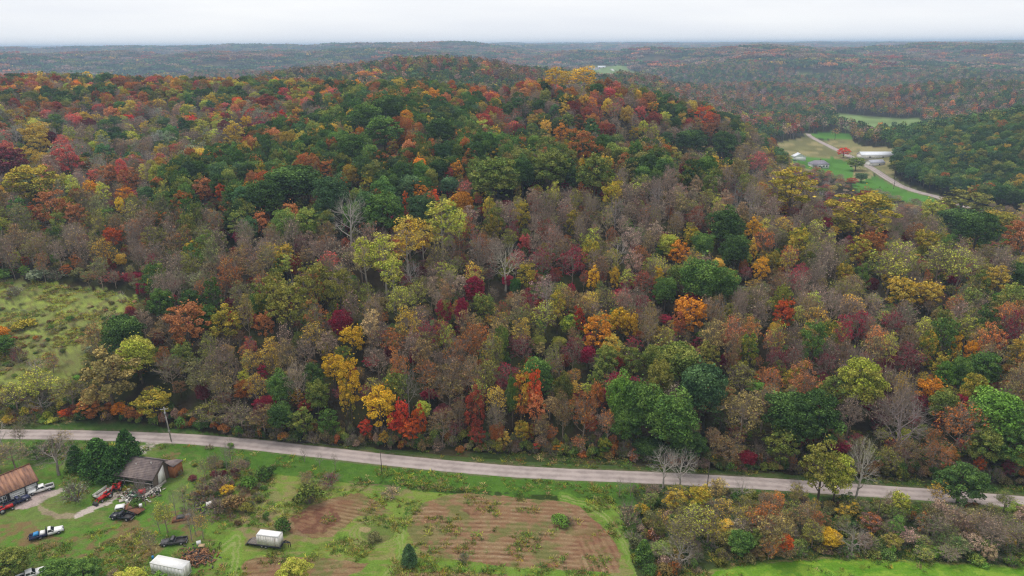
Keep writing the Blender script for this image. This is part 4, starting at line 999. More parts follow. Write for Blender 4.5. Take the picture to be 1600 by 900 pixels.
WARM = ('rust', 'copper', 'darkred', 'brown', 'pinkred', 'orange', 'gold', 'red', 'redorange', 'olivegold', 'crimson')
def pick_stand(mixname, r, n):
    """species stand together: n is a slow noise value at the tree"""
    for _ in range(4):
        k, c = pick(mixname, r)
        if n < .45 and c in WARM: continue
        if n > .55 and c in GREENS and r.random() < .8: continue
        break
    return k, c
def pick(mixname, r):
    m = MIX[mixname]; w = np.array([q[2] for q in m]); i = r.choice(len(m), p=w / w.sum()); return m[i][0], m[i][1]
r_ = np.random.default_rng(5)
for d0, d1, sp in ((0, 250, 6.6), (250, 460, 7.4), (460, 900, 9.0)):
    X, Y, D = grid_pts(d0, d1, sp, int(d0) + 3)
    Z = height(X, Y); px, py, f = project(np.stack([X, Y, Z + 13], 1)); NS = fbm(X / 55, Y / 40, 313, 3)
    for i in range(len(X)):
        if px[i] < -260 or px[i] > 1860: continue
        R = r_.uniform(.42, .68) * sp; z = zone(px[i], py[i], D[i]); kind, col = pick_stand(z, r_, NS[i]) if D[i] > 300 else pick(z, r_)
        # species gather: neighbouring trees often repeat
        if fbm(np.array([X[i] / 22]), np.array([Y[i] / 22]), 77, 2)[0] > .55 and z in ('purple', 'clow', 'rlow', 'midleft', 'rolive', 'hollowL'):
            kind, col = ('twiggy', 'purple') if r_.random() < .35 else (kind, col)
        if kind == 'dense' and z not in ('clow', 'rlow'): R *= 1.12
        H = r_.uniform(14, 21) * (1 if D[i] < 600 else .95)
        if kind == 'airy' and z in ('purple', 'rolive'): H *= .85
        dd = np.hypot(LMA[:, 4] - X[i], LMA[:, 5] - Y[i])
        if (dd < LMA[:, 6] * .75 + R * .35).any(): continue
        rp = R * FPX / f[i]
        pd = np.hypot(LMA[:, 0] - px[i], (LMA[:, 1] - py[i]) * 1.0)
        hide = (pd < LMA[:, 2] * .95 + rp * .45) & (D[i] < LMA[:, 3] + 2)
        # a crown between the camera and a picked tree stays low, as undergrowth
        if hide.any():
            H *= .42; R *= .62; kind = 'airy' if kind in ('dense', 'loose') else kind
        ax = 800 + 1122 * X[i] / Y[i]
        if ax > 1190 and 425 < D[i] < (800 if ax < 1350 else 700) and Z[i] < 4 and not (ax > 1470 and D[i] > 640):      # young growth on the low ground before the valley road
            H *= .40; R *= .7; kind, col = pick('purple', r_)
        trees.append(dict(x=X[i], y=Y[i], z=float(Z[i]), R=R, H=H, kind=kind, col=col, px=float(px[i]), py=float(py[i]), f=float(f[i]), src='rnd', label=None))
X, Y, D = grid_pts(0, 420, 7.0, 4242); Z = height(X, Y); px, py, f = project(np.stack([X, Y, Z + 4], 1))
for i in range(len(X)):
    if px[i] < -200 or px[i] > 1800 or r_.random() < .2: continue
    pal = ['crimson', 'maroon', 'ylgreen', 'green', 'olive', 'gold', 'rust', 'olivegreen', 'brown', 'green', 'olivebrown', 'darkred', 'brightgreen']
    if fbm(np.array([X[i] / 30]), np.array([Y[i] / 30]), 55, 2)[0] > .55: pal = ['crimson', 'maroon', 'crimson', 'darkred', 'ylgreen', 'rust']
    trees.append(dict(x=X[i], y=Y[i], z=float(Z[i]), R=r_.uniform(1.6, 3.2), H=r_.uniform(4, 10), kind=r_.choice(['loose', 'airy', 'dense']), col=r_.choice(pal), px=float(px[i]), py=float(py[i]), f=float(f[i]), src='under', label=None))
print('trees', len(trees))

for k in range(150):
    px_, py_ = r_.uniform(1015, 1640), r_.uniform(762, 880)
    if not inpoly(np.array([px_]), np.array([py_]), HEDGE)[0]: continue
    q = G(px_, py_)
    if dpoly(np.array([q[0]]), np.array([q[1]]), road_l)[0] < 9: continue
    pal = ['olive', 'olive', 'gold', 'olivebrown', 'green', 'olivegreen', 'greyolive'] if px_ < 1150 else ['brown', 'olivebrown', 'rust', 'olive', 'olivegreen', 'purple'] if px_ < 1290 else ['olivegreen', 'greyolive', 'olive', 'green', 'green', 'olivebrown', 'purple']
    trees.append(dict(x=q[0], y=q[1], z=q[2], R=r_.uniform(1.7, 3.2), H=r_.uniform(4.5, 8.5) * (.75 if py_ > 850 else 1), kind=r_.choice(['airy', 'airy', 'loose', 'twiggy']), col=r_.choice(pal), px=px_, py=py_, f=160., src='under', label=None))
# wood edge and thicket bushes, meadow scrub
bushes = []
def add_bush(x, y, R, H, kind, col):
    bushes.append(dict(x=x, y=y, z=float(height(x, y)), R=R, H=H, kind=kind, col=col))
for a in np.linspace(-.72, .72, 240):
    b = float(_base_D(a))
    for k in range(2):
        D = b + r_.uniform(1.0, 7.5); x, y = D * math.sin(a + r_.normal() * .004), D * math.cos(a)
        q = project([[x, y, 1]]);
        if q[0][0] < 112: continue
        add_bush(x, y, r_.uniform(1.0, 2.2), r_.uniform(1.5, 4.2), r_.choice(['bush', 'brush', 'bush']), r_.choice(['green', 'olive', 'olivegreen', 'brown', 'greyolive', 'dkgreen', 'rust', 'purple']))
for k in range(520):
    px, py = r_.uniform(985, 1700), r_.uniform(752, 900)
    if not inpoly(np.array([px]), np.array([py]), HEDGE)[0]: continue
    q = G(px, py); dr = dpoly(np.array([q[0]]), np.array([q[1]]), road_l)[0]
    if dr < 6.5: continue
    if 1150 < px < 1320 or px > 1330 and py < 850: pal = ['olive', 'brown', 'greyolive', 'olivegreen', 'green', 'olivegold', 'olivebrown', 'purple']
    elif px >= 1320: pal = ['green', 'brightgreen', 'green', 'dkgreen', 'brightgreen', 'olivegreen']
    else: pal = ['olive', 'greyolive', 'green', 'purple', 'olivebrown', 'green']
    add_bush(q[0], q[1], r_.uniform(.9, 2.4), r_.uniform(1.2, 3.4), r_.choice(['bush', 'bush', 'brush']), r_.choice(pal))
for k in range(520):
    px, py = r_.uniform(-60, 235), r_.uniform(436, 660)
    if not inpoly(np.array([px]), np.array([py]), CLEARING)[0]: continue
    q = cast(px, py)
    if fbm(np.array([q[0] / 12]), np.array([q[1] / 12]), 15, 2)[0] < .47: continue
    add_bush(q[0], q[1], r_.uniform(.5, 1.5), r_.uniform(.5, 1.5), r_.choice(['bush', 'brush']), r_.choice(['olivegreen', 'brown', 'greyolive', 'green', 'tan', 'rust']))
for k in range(150):     # scrubby slope between meadow and road, left
    q = cast(r_.uniform(-60, 112), r_.uniform(612, 662))
    add_bush(q[0], q[1], r_.uniform(.9, 2.2), r_.uniform(1.2, 3.4), r_.choice(['bush', 'brush', 'bush']), r_.choice(['ylgreen', 'olive', 'green', 'olivegold', 'greyolive', 'brown']))
# brush patch by the yard
for k in range(110):
    q = G(r_.normal(350, 24), r_.normal(764, 25)); add_bush(q[0], q[1], r_.uniform(.6, 1.5), r_.uniform(.7, 2.2), r_.choice(['bush', 'brush']), r_.choice(['brown', 'purple', 'olive', 'green', 'maroon', 'greyolive']))
for k in range(40):
    q = G(r_.uniform(1000, 1035), r_.uniform(790, 890)); add_bush(q[0], q[1], r_.uniform(.5, 1.3), r_.uniform(.7, 2.0), 'bush', r_.choice(['green', 'olive', 'dkgreen', 'brown']))

# ------------------------------------------------------------------ one object of uncountable plants, spread with geometry nodes
def proto_collection(keys, nm):
    c = bpy.data.collections.new(nm); ids = {}
    k = 0
    for kind in keys:
        ids[kind] = []
        for d in PROTO[kind]:
            o = bpy.data.objects.new('%s_%03d' % (nm, k), d['all']); c.objects.link(o); ids[kind].append((k, d)); k += 1
    return c, ids
def scatter(name, items, keys, label=None):
    c, ids = proto_collection(keys, name + '_source')
    n = len(items); r = np.random.default_rng(n)
    pos = np.zeros((n, 3)); scl = np.zeros((n, 3)); rot = np.zeros((n, 3)); pr = np.zeros(n, np.int32)
    t1 = np.zeros((n, 3)); t2 = np.zeros((n, 3)); bk = np.zeros((n, 3))
    for i, t in enumerate(items):
        k, d = ids[t['kind']][r.integers(len(ids[t['kind']]))]
        pos[i] = (t['x'], t['y'], t['z'] - .1); s = t['R'] / d['R']; scl[i] = (s, s * r.uniform(.9, 1.1), t['H'] / d['H'])
        rot[i] = (0, 0, r.uniform(0, 6.28)); pr[i] = k
        a, b = PAL[t['col']]; v = r.uniform(.65, 1.45); hs = 1 + r.normal(size=3) * .06
        t1[i] = np.array(a) * v * hs; t2[i] = np.array(b) * v * hs
        if t['kind'] in ('airy', 'twiggy'): t1[i] *= 1.2; t2[i] *= 1.2
        bk[i] = np.array(BARKS[t['kind']]) * r.uniform(.7, 1.45)
        if r.random() < .22: t2[i] = np.array(PAL[r.choice(['olive', 'olivegold', 'rust', 'green', 'gold'])][0]) * .9
    me = bpy.data.meshes.new(name); me.vertices.add(n); me.vertices.foreach_set('co', pos.astype(np.float32).ravel())
    for nm, arr in (('scl', scl), ('rot', rot), ('tint', t1), ('tint2', t2), ('bark', bk)):
        at = me.attributes.new(nm, 'FLOAT_VECTOR', 'POINT'); at.data.foreach_set('vector', arr.astype(np.float32).ravel())
    at = me.attributes.new('proto', 'INT', 'POINT'); at.data.foreach_set('value', pr)
    o = link(name, me)
    ng = bpy.data.node_groups.new(name, 'GeometryNodeTree')
    ng.interface.new_socket('Geometry', in_out='INPUT', socket_type='NodeSocketGeometry'); ng.interface.new_socket('Geometry', in_out='OUTPUT', socket_type='NodeSocketGeometry')
    gi, go = ng.nodes.new('NodeGroupInput'), ng.nodes.new('NodeGroupOutput')
    ci = ng.nodes.new('GeometryNodeCollectionInfo'); ci.inputs['Collection'].default_value = c; ci.inputs['Separate Children'].default_value = True; ci.inputs['Reset Children'].default_value = True
    ip = ng.nodes.new('GeometryNodeInstanceOnPoints'); ip.inputs['Pick Instance'].default_value = True
    def na(nm, ty):
        q = ng.nodes.new('GeometryNodeInputNamedAttribute'); q.data_type = ty; q.inputs['Name'].default_value = nm; return q.outputs['Attribute']
    ng.links.new(gi.outputs[0], ip.inputs['Points']); ng.links.new(ci.outputs[0], ip.inputs['Instance'])
    ng.links.new(na('proto', 'INT'), ip.inputs['Instance Index']); ng.links.new(na('rot', 'FLOAT_VECTOR'), ip.inputs['Rotation']); ng.links.new(na('scl', 'FLOAT_VECTOR'), ip.inputs['Scale'])
    ng.links.new(ip.outputs[0], go.inputs[0])
    md = o.modifiers.new('scatter', 'NODES'); md.node_group = ng
    o['kind'] = 'stuff'
    if label: o['label'] = label
    return o
# ------------------------------------------------------------------ building kit
class MB:
    def __init__(s): s.v = []; s.f4 = []; s.f3 = []; s.n = 0
    def quad(s, *p):
        s.v += [tuple(map(float, q)) for q in p]; k = s.n
        (s.f4 if len(p) == 4 else s.f3).append(tuple(range(k, k + len(p)))); s.n += len(p); return s
    def hexa(s, b, t):
        """bottom four and top four corners, both counter-clockwise from above"""
        k = s.n; s.v += [tuple(map(float, q)) for q in list(b) + list(t)]; s.n += 8
        s.f4 += [(k + 3, k + 2, k + 1, k), (k + 4, k + 5, k + 6, k + 7)] + [(k + i, k + (i + 1) % 4, k + 4 + (i + 1) % 4, k + 4 + i) for i in range(4)]
        return s
    def box(s, x0, x1, y0, y1, z0, z1, tx=0.0, ty=0.0):
        return s.hexa([(x0, y0, z0), (x1, y0, z0), (x1, y1, z0), (x0, y1, z0)], [(x0 + tx, y0 + ty, z1), (x1 - tx, y0 + ty, z1), (x1 - tx, y1 - ty, z1), (x0 + tx, y1 - ty, z1)])
    def bar(s, p, q, w, h=None):
        p, q = np.array(p, float), np.array(q, float); d = q - p; d /= np.linalg.norm(d) + 1e-9
        up = np.array([0, 0, 1.0]) if abs(d[2]) < .95 else np.array([1.0, 0, 0]); a = np.cross(d, up); a /= np.linalg.norm(a); b = np.cross(a, d)
        h = h or w; a, b = a * w / 2, b * h / 2
        c = lambda o: [o - a - b, o + a - b, o + a + b, o - a + b]
        return s.hexa(c(p), c(q))
    def tube(s, p, q, r0, r1=None, sides=10, caps=True):
        r1 = r0 if r1 is None else r1
        p, q = np.array(p, float), np.array(q, float); d = q - p; d /= np.linalg.norm(d) + 1e-9
        up = np.array([0, 0, 1.0]) if abs(d[2]) < .95 else np.array([1.0, 0, 0]); a = np.cross(d, up); a /= np.linalg.norm(a); b = np.cross(d, a)
        k = s.n; an = [2 * math.pi * i / sides for i in range(sides)]
        for o, r in ((p, r0), (q, r1)): s.v += [tuple(o + r * (math.cos(t) * a + math.sin(t) * b)) for t in an]
        s.n += 2 * sides
        s.f4 += [(k + i, k + (i + 1) % sides, k + sides + (i + 1) % sides, k + sides + i) for i in range(sides)]
        if caps:
            for o, base, fl in ((p, k, 1), (q, k + sides, 0)):
                s.v.append(tuple(o)); c = s.n; s.n += 1
                s.f3 += [((c, base + (i + 1) % sides, base + i) if fl else (c, base + i, base + (i + 1) % sides)) for i in range(sides)]
        return s
    def mesh(s, name, mat):
        f = []
        if s.f4: f.append(np.array(s.f4))
        if s.f3: f.append(np.array(s.f3))
        return mk_mesh(name, s.v, f, [mat])
    def build(s, name, mat, parent=None): return link(name, s.mesh(name, mat), parent)

M = {
 'white': plain('white_paint', (.80, .79, .77), .45, .10, 1.5), 'offwhite': plain('dirty_white_panel', (.74, .71, .66), .6, .25, 1.2, stretch=(1, 1, .3)),
 'black': plain('black_paint', (.018, .020, .030), .3, .3, 2), 'navy': plain('navy_paint', (.02, .025, .07), .4, .4, 2), 'dark': plain('dark_metal', (.05, .045, .045), .6, .4, 3),
 'glass': plain('window_glass', (.02, .025, .03), .08, .1, 1, spec=.6), 'rubber': plain('tyre_rubber', (.025, .024, .023), .85, .2, 4), 'rim': plain('wheel_rim', (.45, .45, .46), .4, .2, 4, .5),
 'chrome': plain('bumper_metal', (.40, .40, .41), .35, .3, 4, .6), 'red': plain('red_paint', (.52, .022, .018), .4, .35, 3), 'lamp': plain('lamp_glass', (.75, .74, .70), .2, .1, 3), 'tail': plain('tail_lamp', (.35, .02, .02), .3, .1, 3),
 'rust': plain('rusty_steel', (.22, .085, .035), .8, .45, 2.5, col2=(.10, .05, .035)), 'rustroof': plain('rusted_sheet_roof', (.34, .17, .10), .75, .3, .5, col2=(.17, .085, .065), stretch=(3, .35, 1)),
 'roofgrey': plain('weathered_shingle_roof', (.20, .155, .14), .85, .3, .7, col2=(.125, .095, .095), stretch=(1.2, .5, 1), bump=.4), 'wood': plain('weathered_boards', (.17, .125, .095), .85, .4, 2, stretch=(4, 4, .5)),
 'orange': plain('bare_orange_boards', (.36, .13, .045), .8, .35, 2, stretch=(4, 4, .6)), 'post': plain('grey_post', (.22, .19, .165), .85, .3, 4), 'paleplank': plain('pale_planks', (.50, .46, .40), .8, .3, 3),
 'pole': plain('pole_wood', (.40, .37, .34), .85, .3, 2, stretch=(4, 4, .4)), 'darkpole': plain('dark_pole_wood', (.07, .055, .045), .85, .3, 2, stretch=(4, 4, .4)), 'wire': plain('wire', (.10, .10, .10), .6, .1, 3),
 'concrete': plain('concrete', (.42, .39, .36), .85, .2, 2), 'blue': plain('blue_plastic', (.03, .25, .55), .5, .2, 3), 'bluebarrel': plain('blue_barrel', (.02, .05, .22), .5, .2, 3), 'violetroof': plain('violet_grey_roof', (.22, .20, .24), .7, .2, 1),
 'metalroof': plain('white_metal_roof', (.72, .74, .78), .35, .08, .4), 'greyroof': plain('grey_metal_roof', (.34, .34, .39), .5, .15, .5), 'green': plain('green_machine_paint', (.03, .10, .035), .5, .3, 3),
 'greycar': plain('dull_grey_paint', (.10, .095, .10), .6, .5, 2.5, col2=(.035, .033, .036)), 'scrapo': plain('orange_scrap', (.36, .17, .07), .8, .5, 2), 'tarp': plain('brown_tarp', (.18, .10, .06), .8, .4, 2), 'hay': plain('straw', (.45, .32, .17), .9, .3, 3),
}
def heading(a, b):
    p, q = G(*a), G(*b); return math.atan2(q[1] - p[1], q[0] - p[0])
def wheel(parent, x, y, r=.40, w=.27, side=1):
    t = MB(); t.tube((x, y - w / 2, r), (x, y + w / 2, r), r, sides=16); o = t.build('wheel', M['rubber'], parent)
    t = MB(); t.tube((x, y + side * (w / 2 - .02), r), (x, y + side * (w / 2 + .02), r), r * .58, sides=12); t.build('rim', M['rim'], o); return o

def pickup(at, rz, label, paint, bed_paint=None, crew=True, bed='open', white_hood=False, lift=0.0):
    root = tag(empty('pickup_truck', (at[0], at[1], at[2] + .03 + lift), rz), label, 'pickup truck', 'pickup trucks in the yard')
    pb = M[paint]; bp_ = M[bed_paint or paint]; W = .98
    c0 = -0.95 if crew else -.35          # back of the cab
    b = MB()
    b.hexa([(.85, -W, .52), (2.75, -W + .05, .55), (2.75, W - .05, .55), (.85, W, .52)], [(.85, -W + .04, 1.14), (2.70, -W + .16, 1.00), (2.70, W - .16, 1.00), (.85, W - .04, 1.14)])
    b.box(c0, .85, -W, W, .48, 1.12, 0, .03)
    b.build('body', pb, root)
    t = MB(); t.hexa([(.95, -W + .2, 1.125), (2.6, -W + .28, 1.02), (2.6, W - .28, 1.02), (.95, W - .2, 1.125)], [(1.0, -W + .26, 1.20), (2.52, -W + .34, 1.07), (2.52, W - .34, 1.07), (1.0, W - .26, 1.20)])
    t.build('hood', M['white'] if white_hood else pb, root)
    cb = MB(); cb.hexa([(c0, -W + .05, 1.12), (1.05, -W + .05, 1.12), (1.05, W - .05, 1.12), (c0, W - .05, 1.12)], [(c0 + .14, -W + .2, 1.76), (.38, -W + .2, 1.76), (.38, W - .2, 1.76), (c0 + .14, W - .2, 1.76)])
    cb.box(c0 + .1, .42, -W + .19, W - .19, 1.762, 1.80, .08, .08); cab = cb.build('cab', pb, root)
    def win(p):
        MB().quad(*p).build('window', M['glass'], cab)
    e = .012
    win([(1.02 + e, -W + .12, 1.18), (1.02 + e, W - .12, 1.18), (.42 + e, W - .26, 1.72), (.42 + e, -W + .26, 1.72)])
    win([(c0 - e + .01, W - .14, 1.2), (c0 - e + .01, -W + .14, 1.2), (c0 + .12 - e, -W + .28, 1.68), (c0 + .12 - e, W - .28, 1.68)])
    for s in (-1, 1):
        yb, yt = s * (W - .055 + e), s * (W - .19 + e)
        xs = [(c0 + .15, -.02), (.05, .80)] if crew else [(c0 + .15, .80)]
        for xa, xb in xs:
            q = [(xa, yb, 1.2), (xb, yb, 1.2), (min(xb, .45) if xb > .5 else xb, yt, 1.68), (xa + .08, yt, 1.68)]
            win(q if s < 0 else q[::-1])
        MB().box(.72, .90, s * (W + .02) - .05, s * (W + .14) + .05 * s, 1.15, 1.33).build('side_mirror', M['dark'], root)
        MB().box(2.72, 2.80, s * .62 - .17, s * .62 + .17, .76, .95).build('headlight', M['lamp'], root)
    MB().box(2.71, 2.79, -.42, .42, .70, .96).build('grille', M['dark'], root)
    MB().box(2.76, 2.93, -.93, .93, .45, .66).build('bumper', M['chrome'] if paint != 'greycar' else M['dark'], root)
    if bed == 'open':
        t = MB(); t.box(-2.85, c0 - .06, -W, -W + .07, .55, 1.16); t.box(-2.85, c0 - .06, W - .07, W, .55, 1.16); t.box(c0 - .13, c0 - .06, -W + .07, W - .07, .55, 1.16)
        bo = t.build('bed', bp_, root); MB().box(-2.85, c0 - .13, -W + .07, W - .07, .55, .72).build('bed_liner', M['dark'], bo)
        MB().box(-2.93, -2.855, -W + .02, W - .02, .56, 1.14).build('tailgate', bp_, root)
        for s in (-1, 1): MB().box(-2.96, -2.90, s * .90 - .06, s * .90 + .06, .80, 1.08).build('tail_light', M['tail'], root)
        MB().box(-3.05, -2.935, -.9, .9, .46, .60).build('bumper', M['chrome'], root)
    for x in (1.85, -1.85):
        for s in (-1, 1): wheel(root, x, s * (W - .10), .41, .28, s)
    return root

# ------------------------------------------------------------------ garage with the rusted roof
def frame(p, d, zoff=0.0):
    """local axes: x along d, y to its left"""
    return empty, math.atan2(d[1], d[0])
gE = np.array([-124.3, 158.2]); gd = np.array([-.616, -.788]); gz = float(height(*gE))
gr = tag(empty('garage', (gE[0], gE[1], gz), math.atan2(-gd[1], -gd[0])), 'long garage with rusty brown sheet roof and white doors at the left border', 'garage')
# local: +x from left border towards the right gable, +y away from the camera; right gable at x = 0
GL, GW, EH, RH = 15.0, 9.0, 2.9, 6.1
w = MB(); w.box(-GL, -.35, .55, .75, 0, EH - .1); w.box(-GL, -.35, GW - .75, GW - .55, 0, EH - .1); w.build('wall', M['white'], gr)
w = MB(); w.hexa([(-.55, .75, 0), (-.35, .75, 0), (-.35, GW - .75, 0), (-.55, GW - .75, 0)], [(-.55, .75, EH - .15), (-.35, .75, EH - .15), (-.35, GW - .75, EH - .15), (-.55, GW - .75, EH - .15)])
w.hexa([(-.55, .75, EH - .15), (-.35, .75, EH - .15), (-.35, GW - .75, EH - .15), (-.55, GW - .75, EH - .15)], [(-.55, GW / 2 - .15, RH - .35), (-.35, GW / 2 - .15, RH - .35), (-.35, GW / 2 + .15, RH - .35), (-.55, GW / 2 + .15, RH - .35)])
w.build('gable_wall', M['wood'], gr)
rf = MB(); rf.hexa([(-GL, 0, EH - .12), (0, 0, EH - .12), (0, GW / 2, RH - .12), (-GL, GW / 2, RH - .12)], [(-GL, 0, EH), (0, 0, EH), (0, GW / 2, RH), (-GL, GW / 2, RH)])
rf.hexa([(-GL, GW / 2, RH - .12), (0, GW / 2, RH - .12), (0, GW, EH - .12), (-GL, GW, EH - .12)], [(-GL, GW / 2, RH), (0, GW / 2, RH), (0, GW, EH), (-GL, GW, EH)])
ro = rf.build('roof', M['dark'], gr)
rp = np.random.default_rng(3)
for k in range(15):
    x0_, x1_ = -GL + k * 1.0 + .01, -GL + k * 1.0 + .99
    for sd in (0, 1):
        z = .02 + .015 * rp.random(); y0_, y1_ = (-.08, GW / 2) if sd == 0 else (GW / 2, GW + .08)
        za, zb = (EH - .05, RH) if sd == 0 else (RH, EH - .05)
        t = MB(); t.hexa([(x0_, y0_, za + z), (x1_, y0_, za + z), (x1_, y1_, zb + z), (x0_, y1_, zb + z)], [(x0_, y0_, za + z + .03), (x1_, y0_, za + z + .03), (x1_, y1_, zb + z + .03), (x0_, y1_, zb + z + .03)])
        t.build('roof_panel', M['rustroof'], ro)
MB().box(-GL, .05, GW / 2 - .14, GW / 2 + .14, RH + .05, RH + .12).build('ridge_cap', M['rust'], ro)
MB().box(-GL, .02, -.10, -.04, EH - .28, EH - .02).build('fascia', M['dark'], gr)
for xa, xb in ((-3.0, -.65), (-6.6, -3.5)):
    d_o = MB().box(xa, xb, .47, .545, .05, 2.45).build('garage_door', M['white'], gr)
    for k in range(4): MB().box(xa + .05, xb - .05, .43, .468, .10 + k * .59, .62 + k * .59).build('door_panel', M['white'], d_o)
for x in (-3.25, -.45): MB().box(x - .12, x + .12, .40, .55, 0, EH - .3).build('post', M['dark'], gr)
MB().box(-8.0, -6.75, .44, .54, 0, EH - .35).build('doorway_shade_panel', M['dark'], gr)  # dark slab on the closed wall stands in for the shade inside a doorway
for k, x in enumerate((-7.9, -8.9)):
    f_ = MB().box(x - .48, x + .38, .36, .43, .35, 2.3).build('window', M['white'], gr)
    for i in range(2):
        for j in range(2): MB().box(x - .40 + i * .38, x - .08 + i * .38, .33, .358, .48 + j * .88, 1.25 + j * .88).build('pane', M['glass'], f_)
pc = lambda px, py: G(px, py)
# ------------------------------------------------------------------ open-fronted shed
sA = np.array([-106.2, 160.2]); sd = np.array([.976, -.22]); sz = float(height(*sA)) - .05
sh = tag(empty('open_shed', (sA[0], sA[1], sz), math.atan2(sd[1], sd[0])), 'open-fronted old shed with brown-grey shingle roof and cluttered front', 'shed')
LU, LV, E3, R6 = 12.3, 9.6, 2.9, 6.1
c = [(0, 0, E3), (LU, 0, E3), (LU, LV, E3), (0, LV, E3)]; r0, r1 = (2.0, 4.8, R6), (LU + .1, 4.8, R6)
dn = lambda p, k=.16: (p[0], p[1], p[2] - k)
t = MB(); t.hexa([dn(c[0]), dn(c[1]), dn(r1), dn(r0)], [c[0], c[1], r1, r0]); t.hexa([dn(r0), dn(r1), dn(c[2]), dn(c[3])], [r0, r1, c[2], c[3]])
t.quad(c[3], c[0], r0); t.quad(dn(c[0]), dn(c[3]), dn(r0)); so = t.build('roof', M['dark'], sh)
# shingle courses
for k in range(13):
    a_, b_ = k / 13, (k + 1) / 13 + .004
    def L(p, q, s): return tuple(p[i] + (q[i] - p[i]) * s for i in range(3))
    up = lambda p, h: (p[0], p[1] - .03, p[2] + h)
    p0, p1, p2, p3 = L(c[0], r0, a_), L(c[1], r1, a_), L(c[1], r1, b_), L(c[0], r0, b_)
    t = MB(); t.hexa([up(p0, .01), up(p1, .01), up(p2, .01), up(p3, .01)], [up(p0, .075), up(p1, .075), up(p2, .035), up(p3, .035)]); t.build('shingle_course', M['roofgrey'], so)
t = MB(); t.hexa([r0, r1, c[2], c[3]], [(r0[0], r0[1], r0[2] + .06), (r1[0], r1[1], r1[2] + .06), (c[2][0], c[2][1], c[2][2] + .06), (c[3][0], c[3][1], c[3][2] + .06)]); t.build('back_slope', M['roofgrey'], so)
MB().bar((2, 4.8, R6 + .08), (LU + .1, 4.8, R6 + .08), .3, .08).build('ridge_cap', M['dark'], so)
for (u_, v_) in ((5.4, 3.0), (9.5, 3.7)):
    z_ = E3 + (R6 - E3) * v_ / 4.8; MB().tube((u_, v_, z_), (u_, v_, z_ + .6), .09, sides=8).build('vent_pipe', M['offwhite'], so)
for u_ in (.3, 3.2, 6.2, 9.2, 12.0): MB().box(u_ - .1, u_ + .1, .25, .45, 0, E3 - .1).build('post', M['post'], sh)
MB().box(.2, 12.1, .22, .48, E3 - .45, E3 - .18).build('beam', M['post'], sh)
for k in range(4): MB().box(.5 + k * 2.9, 3.1 + k * 2.9, .30, .36, 1.35 + .1 * (k % 2), 1.60 + .1 * (k % 2)).build('rail', M['paleplank'], sh)
for k in range(24):
    t = MB().box(.2 + k * .5, .68 + k * .5, LV - .5, LV - .44 + .01 * (k % 2), 0, E3 - .05).build('board', M['wood'], sh)
for k in range(18): MB().box(.22, .28 + .01 * (k % 2), .5 + k * .48, .95 + k * .48, 0, E3 - .05).build('board', M['wood'], sh)
t = MB(); t.quad((LU - .2, .3, 0), (LU - .2, LV - .4, 0), (LU - .2, LV - .4, E3 - .1), (LU - .2, .3, E3 - .1)); t.quad((LU - .2, .3, E3 - .1), (LU - .2, LV - .4, E3 - .1), (LU - .2, 4.8, R6 - .2))
t.build('gable_wall', M['wood'], sh)
MB().hexa([(LU - .1, 1.9, 0), (LU + .05, 1.9, 0), (LU + .05, 4.6, 0), (LU - .1, 4.6, 0)], [(LU - .1, 2.2, 3.4), (LU + .02, 2.2, 3.4), (LU + .02, 4.5, 4.9), (LU - .1, 4.5, 4.9)]).build('white_wall_panel', M['offwhite'], sh)
wg = MB(); wg.box(LU, LU + 1.7, 6.0, 6.12, 0, 3.5).box(LU + 1.6, LU + 1.7, 6.12, 9.4, 0, 3.2); wg.box(LU, LU + 1.6, 9.3, 9.4, 0, 3.1)
wo_ = wg.build('wing_wall', M['orange'], sh)
for k in range(4): MB().box(LU + .03 + k * .41, LU + .41 + k * .41, 5.94, 5.995, .05, 3.45).build('board', M['orange'], wo_)
for k in range(7): MB().box(LU + 1.705, LU + 1.76, 6.14 + k * .47, 6.57 + k * .47, .05, 3.15).build('board', M['orange'], wo_)
MB().hexa([(LU - .1, 4.9, 5.6), (LU + 2.0, 5.6, 3.7), (LU + 2.0, 9.9, 3.2), (LU - .1, 9.9, 3.2)], [(LU - .1, 4.9, 5.72), (LU + 2.0, 5.6, 3.82), (LU + 2.0, 9.9, 3.32), (LU - .1, 9.9, 3.32)]).build('wing_roof', M['roofgrey'], sh)
MB().bar((LU + .1, -2.8, .35), (LU + .5, 4.0, .35), .25, .7).build('low_wall', M['paleplank'], sh)

# ------------------------------------------------------------------ vehicles
def mid(a, b): return (G(*a) + G(*b)) / 2
pickup(mid((47, 773), (84, 762)) + [-.2, 0, 0], heading((84, 762), (47, 773)), 'white crew cab pickup with dark open bed parked at the garage doors', 'white')
tw = pickup(mid((46, 845), (88, 832)) + [1.2, .8, 0], heading((43, 845), (88, 832)), 'white tow truck with dark wrecker bed parked alone on the lawn', 'white', crew=False, bed='none')
tw['category'] = 'tow truck'; del tw['group']; tw.name = 'tow_truck'
t = MB(); t.box(-4.0, -.45, -.95, .95, .62, .82); t.box(-4.0, -.5, -1.05, -.88, .5, 1.05); t.box(-4.0, -.5, .88, 1.05, .5, 1.05); t.box(-4.1, -3.95, -1.0, 1.0, .5, .95); t.build('wrecker_bed', M['navy'], tw)
t = MB(); t.bar((-.75, -.45, .8), (-3.9, -.12, 1.55), .12, .16); t.bar((-.75, .45, .8), (-3.9, .12, 1.55), .12, .16); t.bar((-3.9, 0, 1.5), (-4.5, 0, .55), .12); t.build('boom', M['navy'], tw)
MB().box(-.62, -.52, -.9, .9, .8, 1.95).build('headboard', M['black'], tw)
MB().hexa([(-2.0, -.7, .9), (-.7, -.7, .9), (-.7, .7, .9), (-2.0, .7, .9)], [(-1.8, -.5, 1.45), (-.8, -.6, 1.3), (-.8, .6, 1.3), (-1.8, .5, 1.45)]).build('white_cover', M['white'], tw)
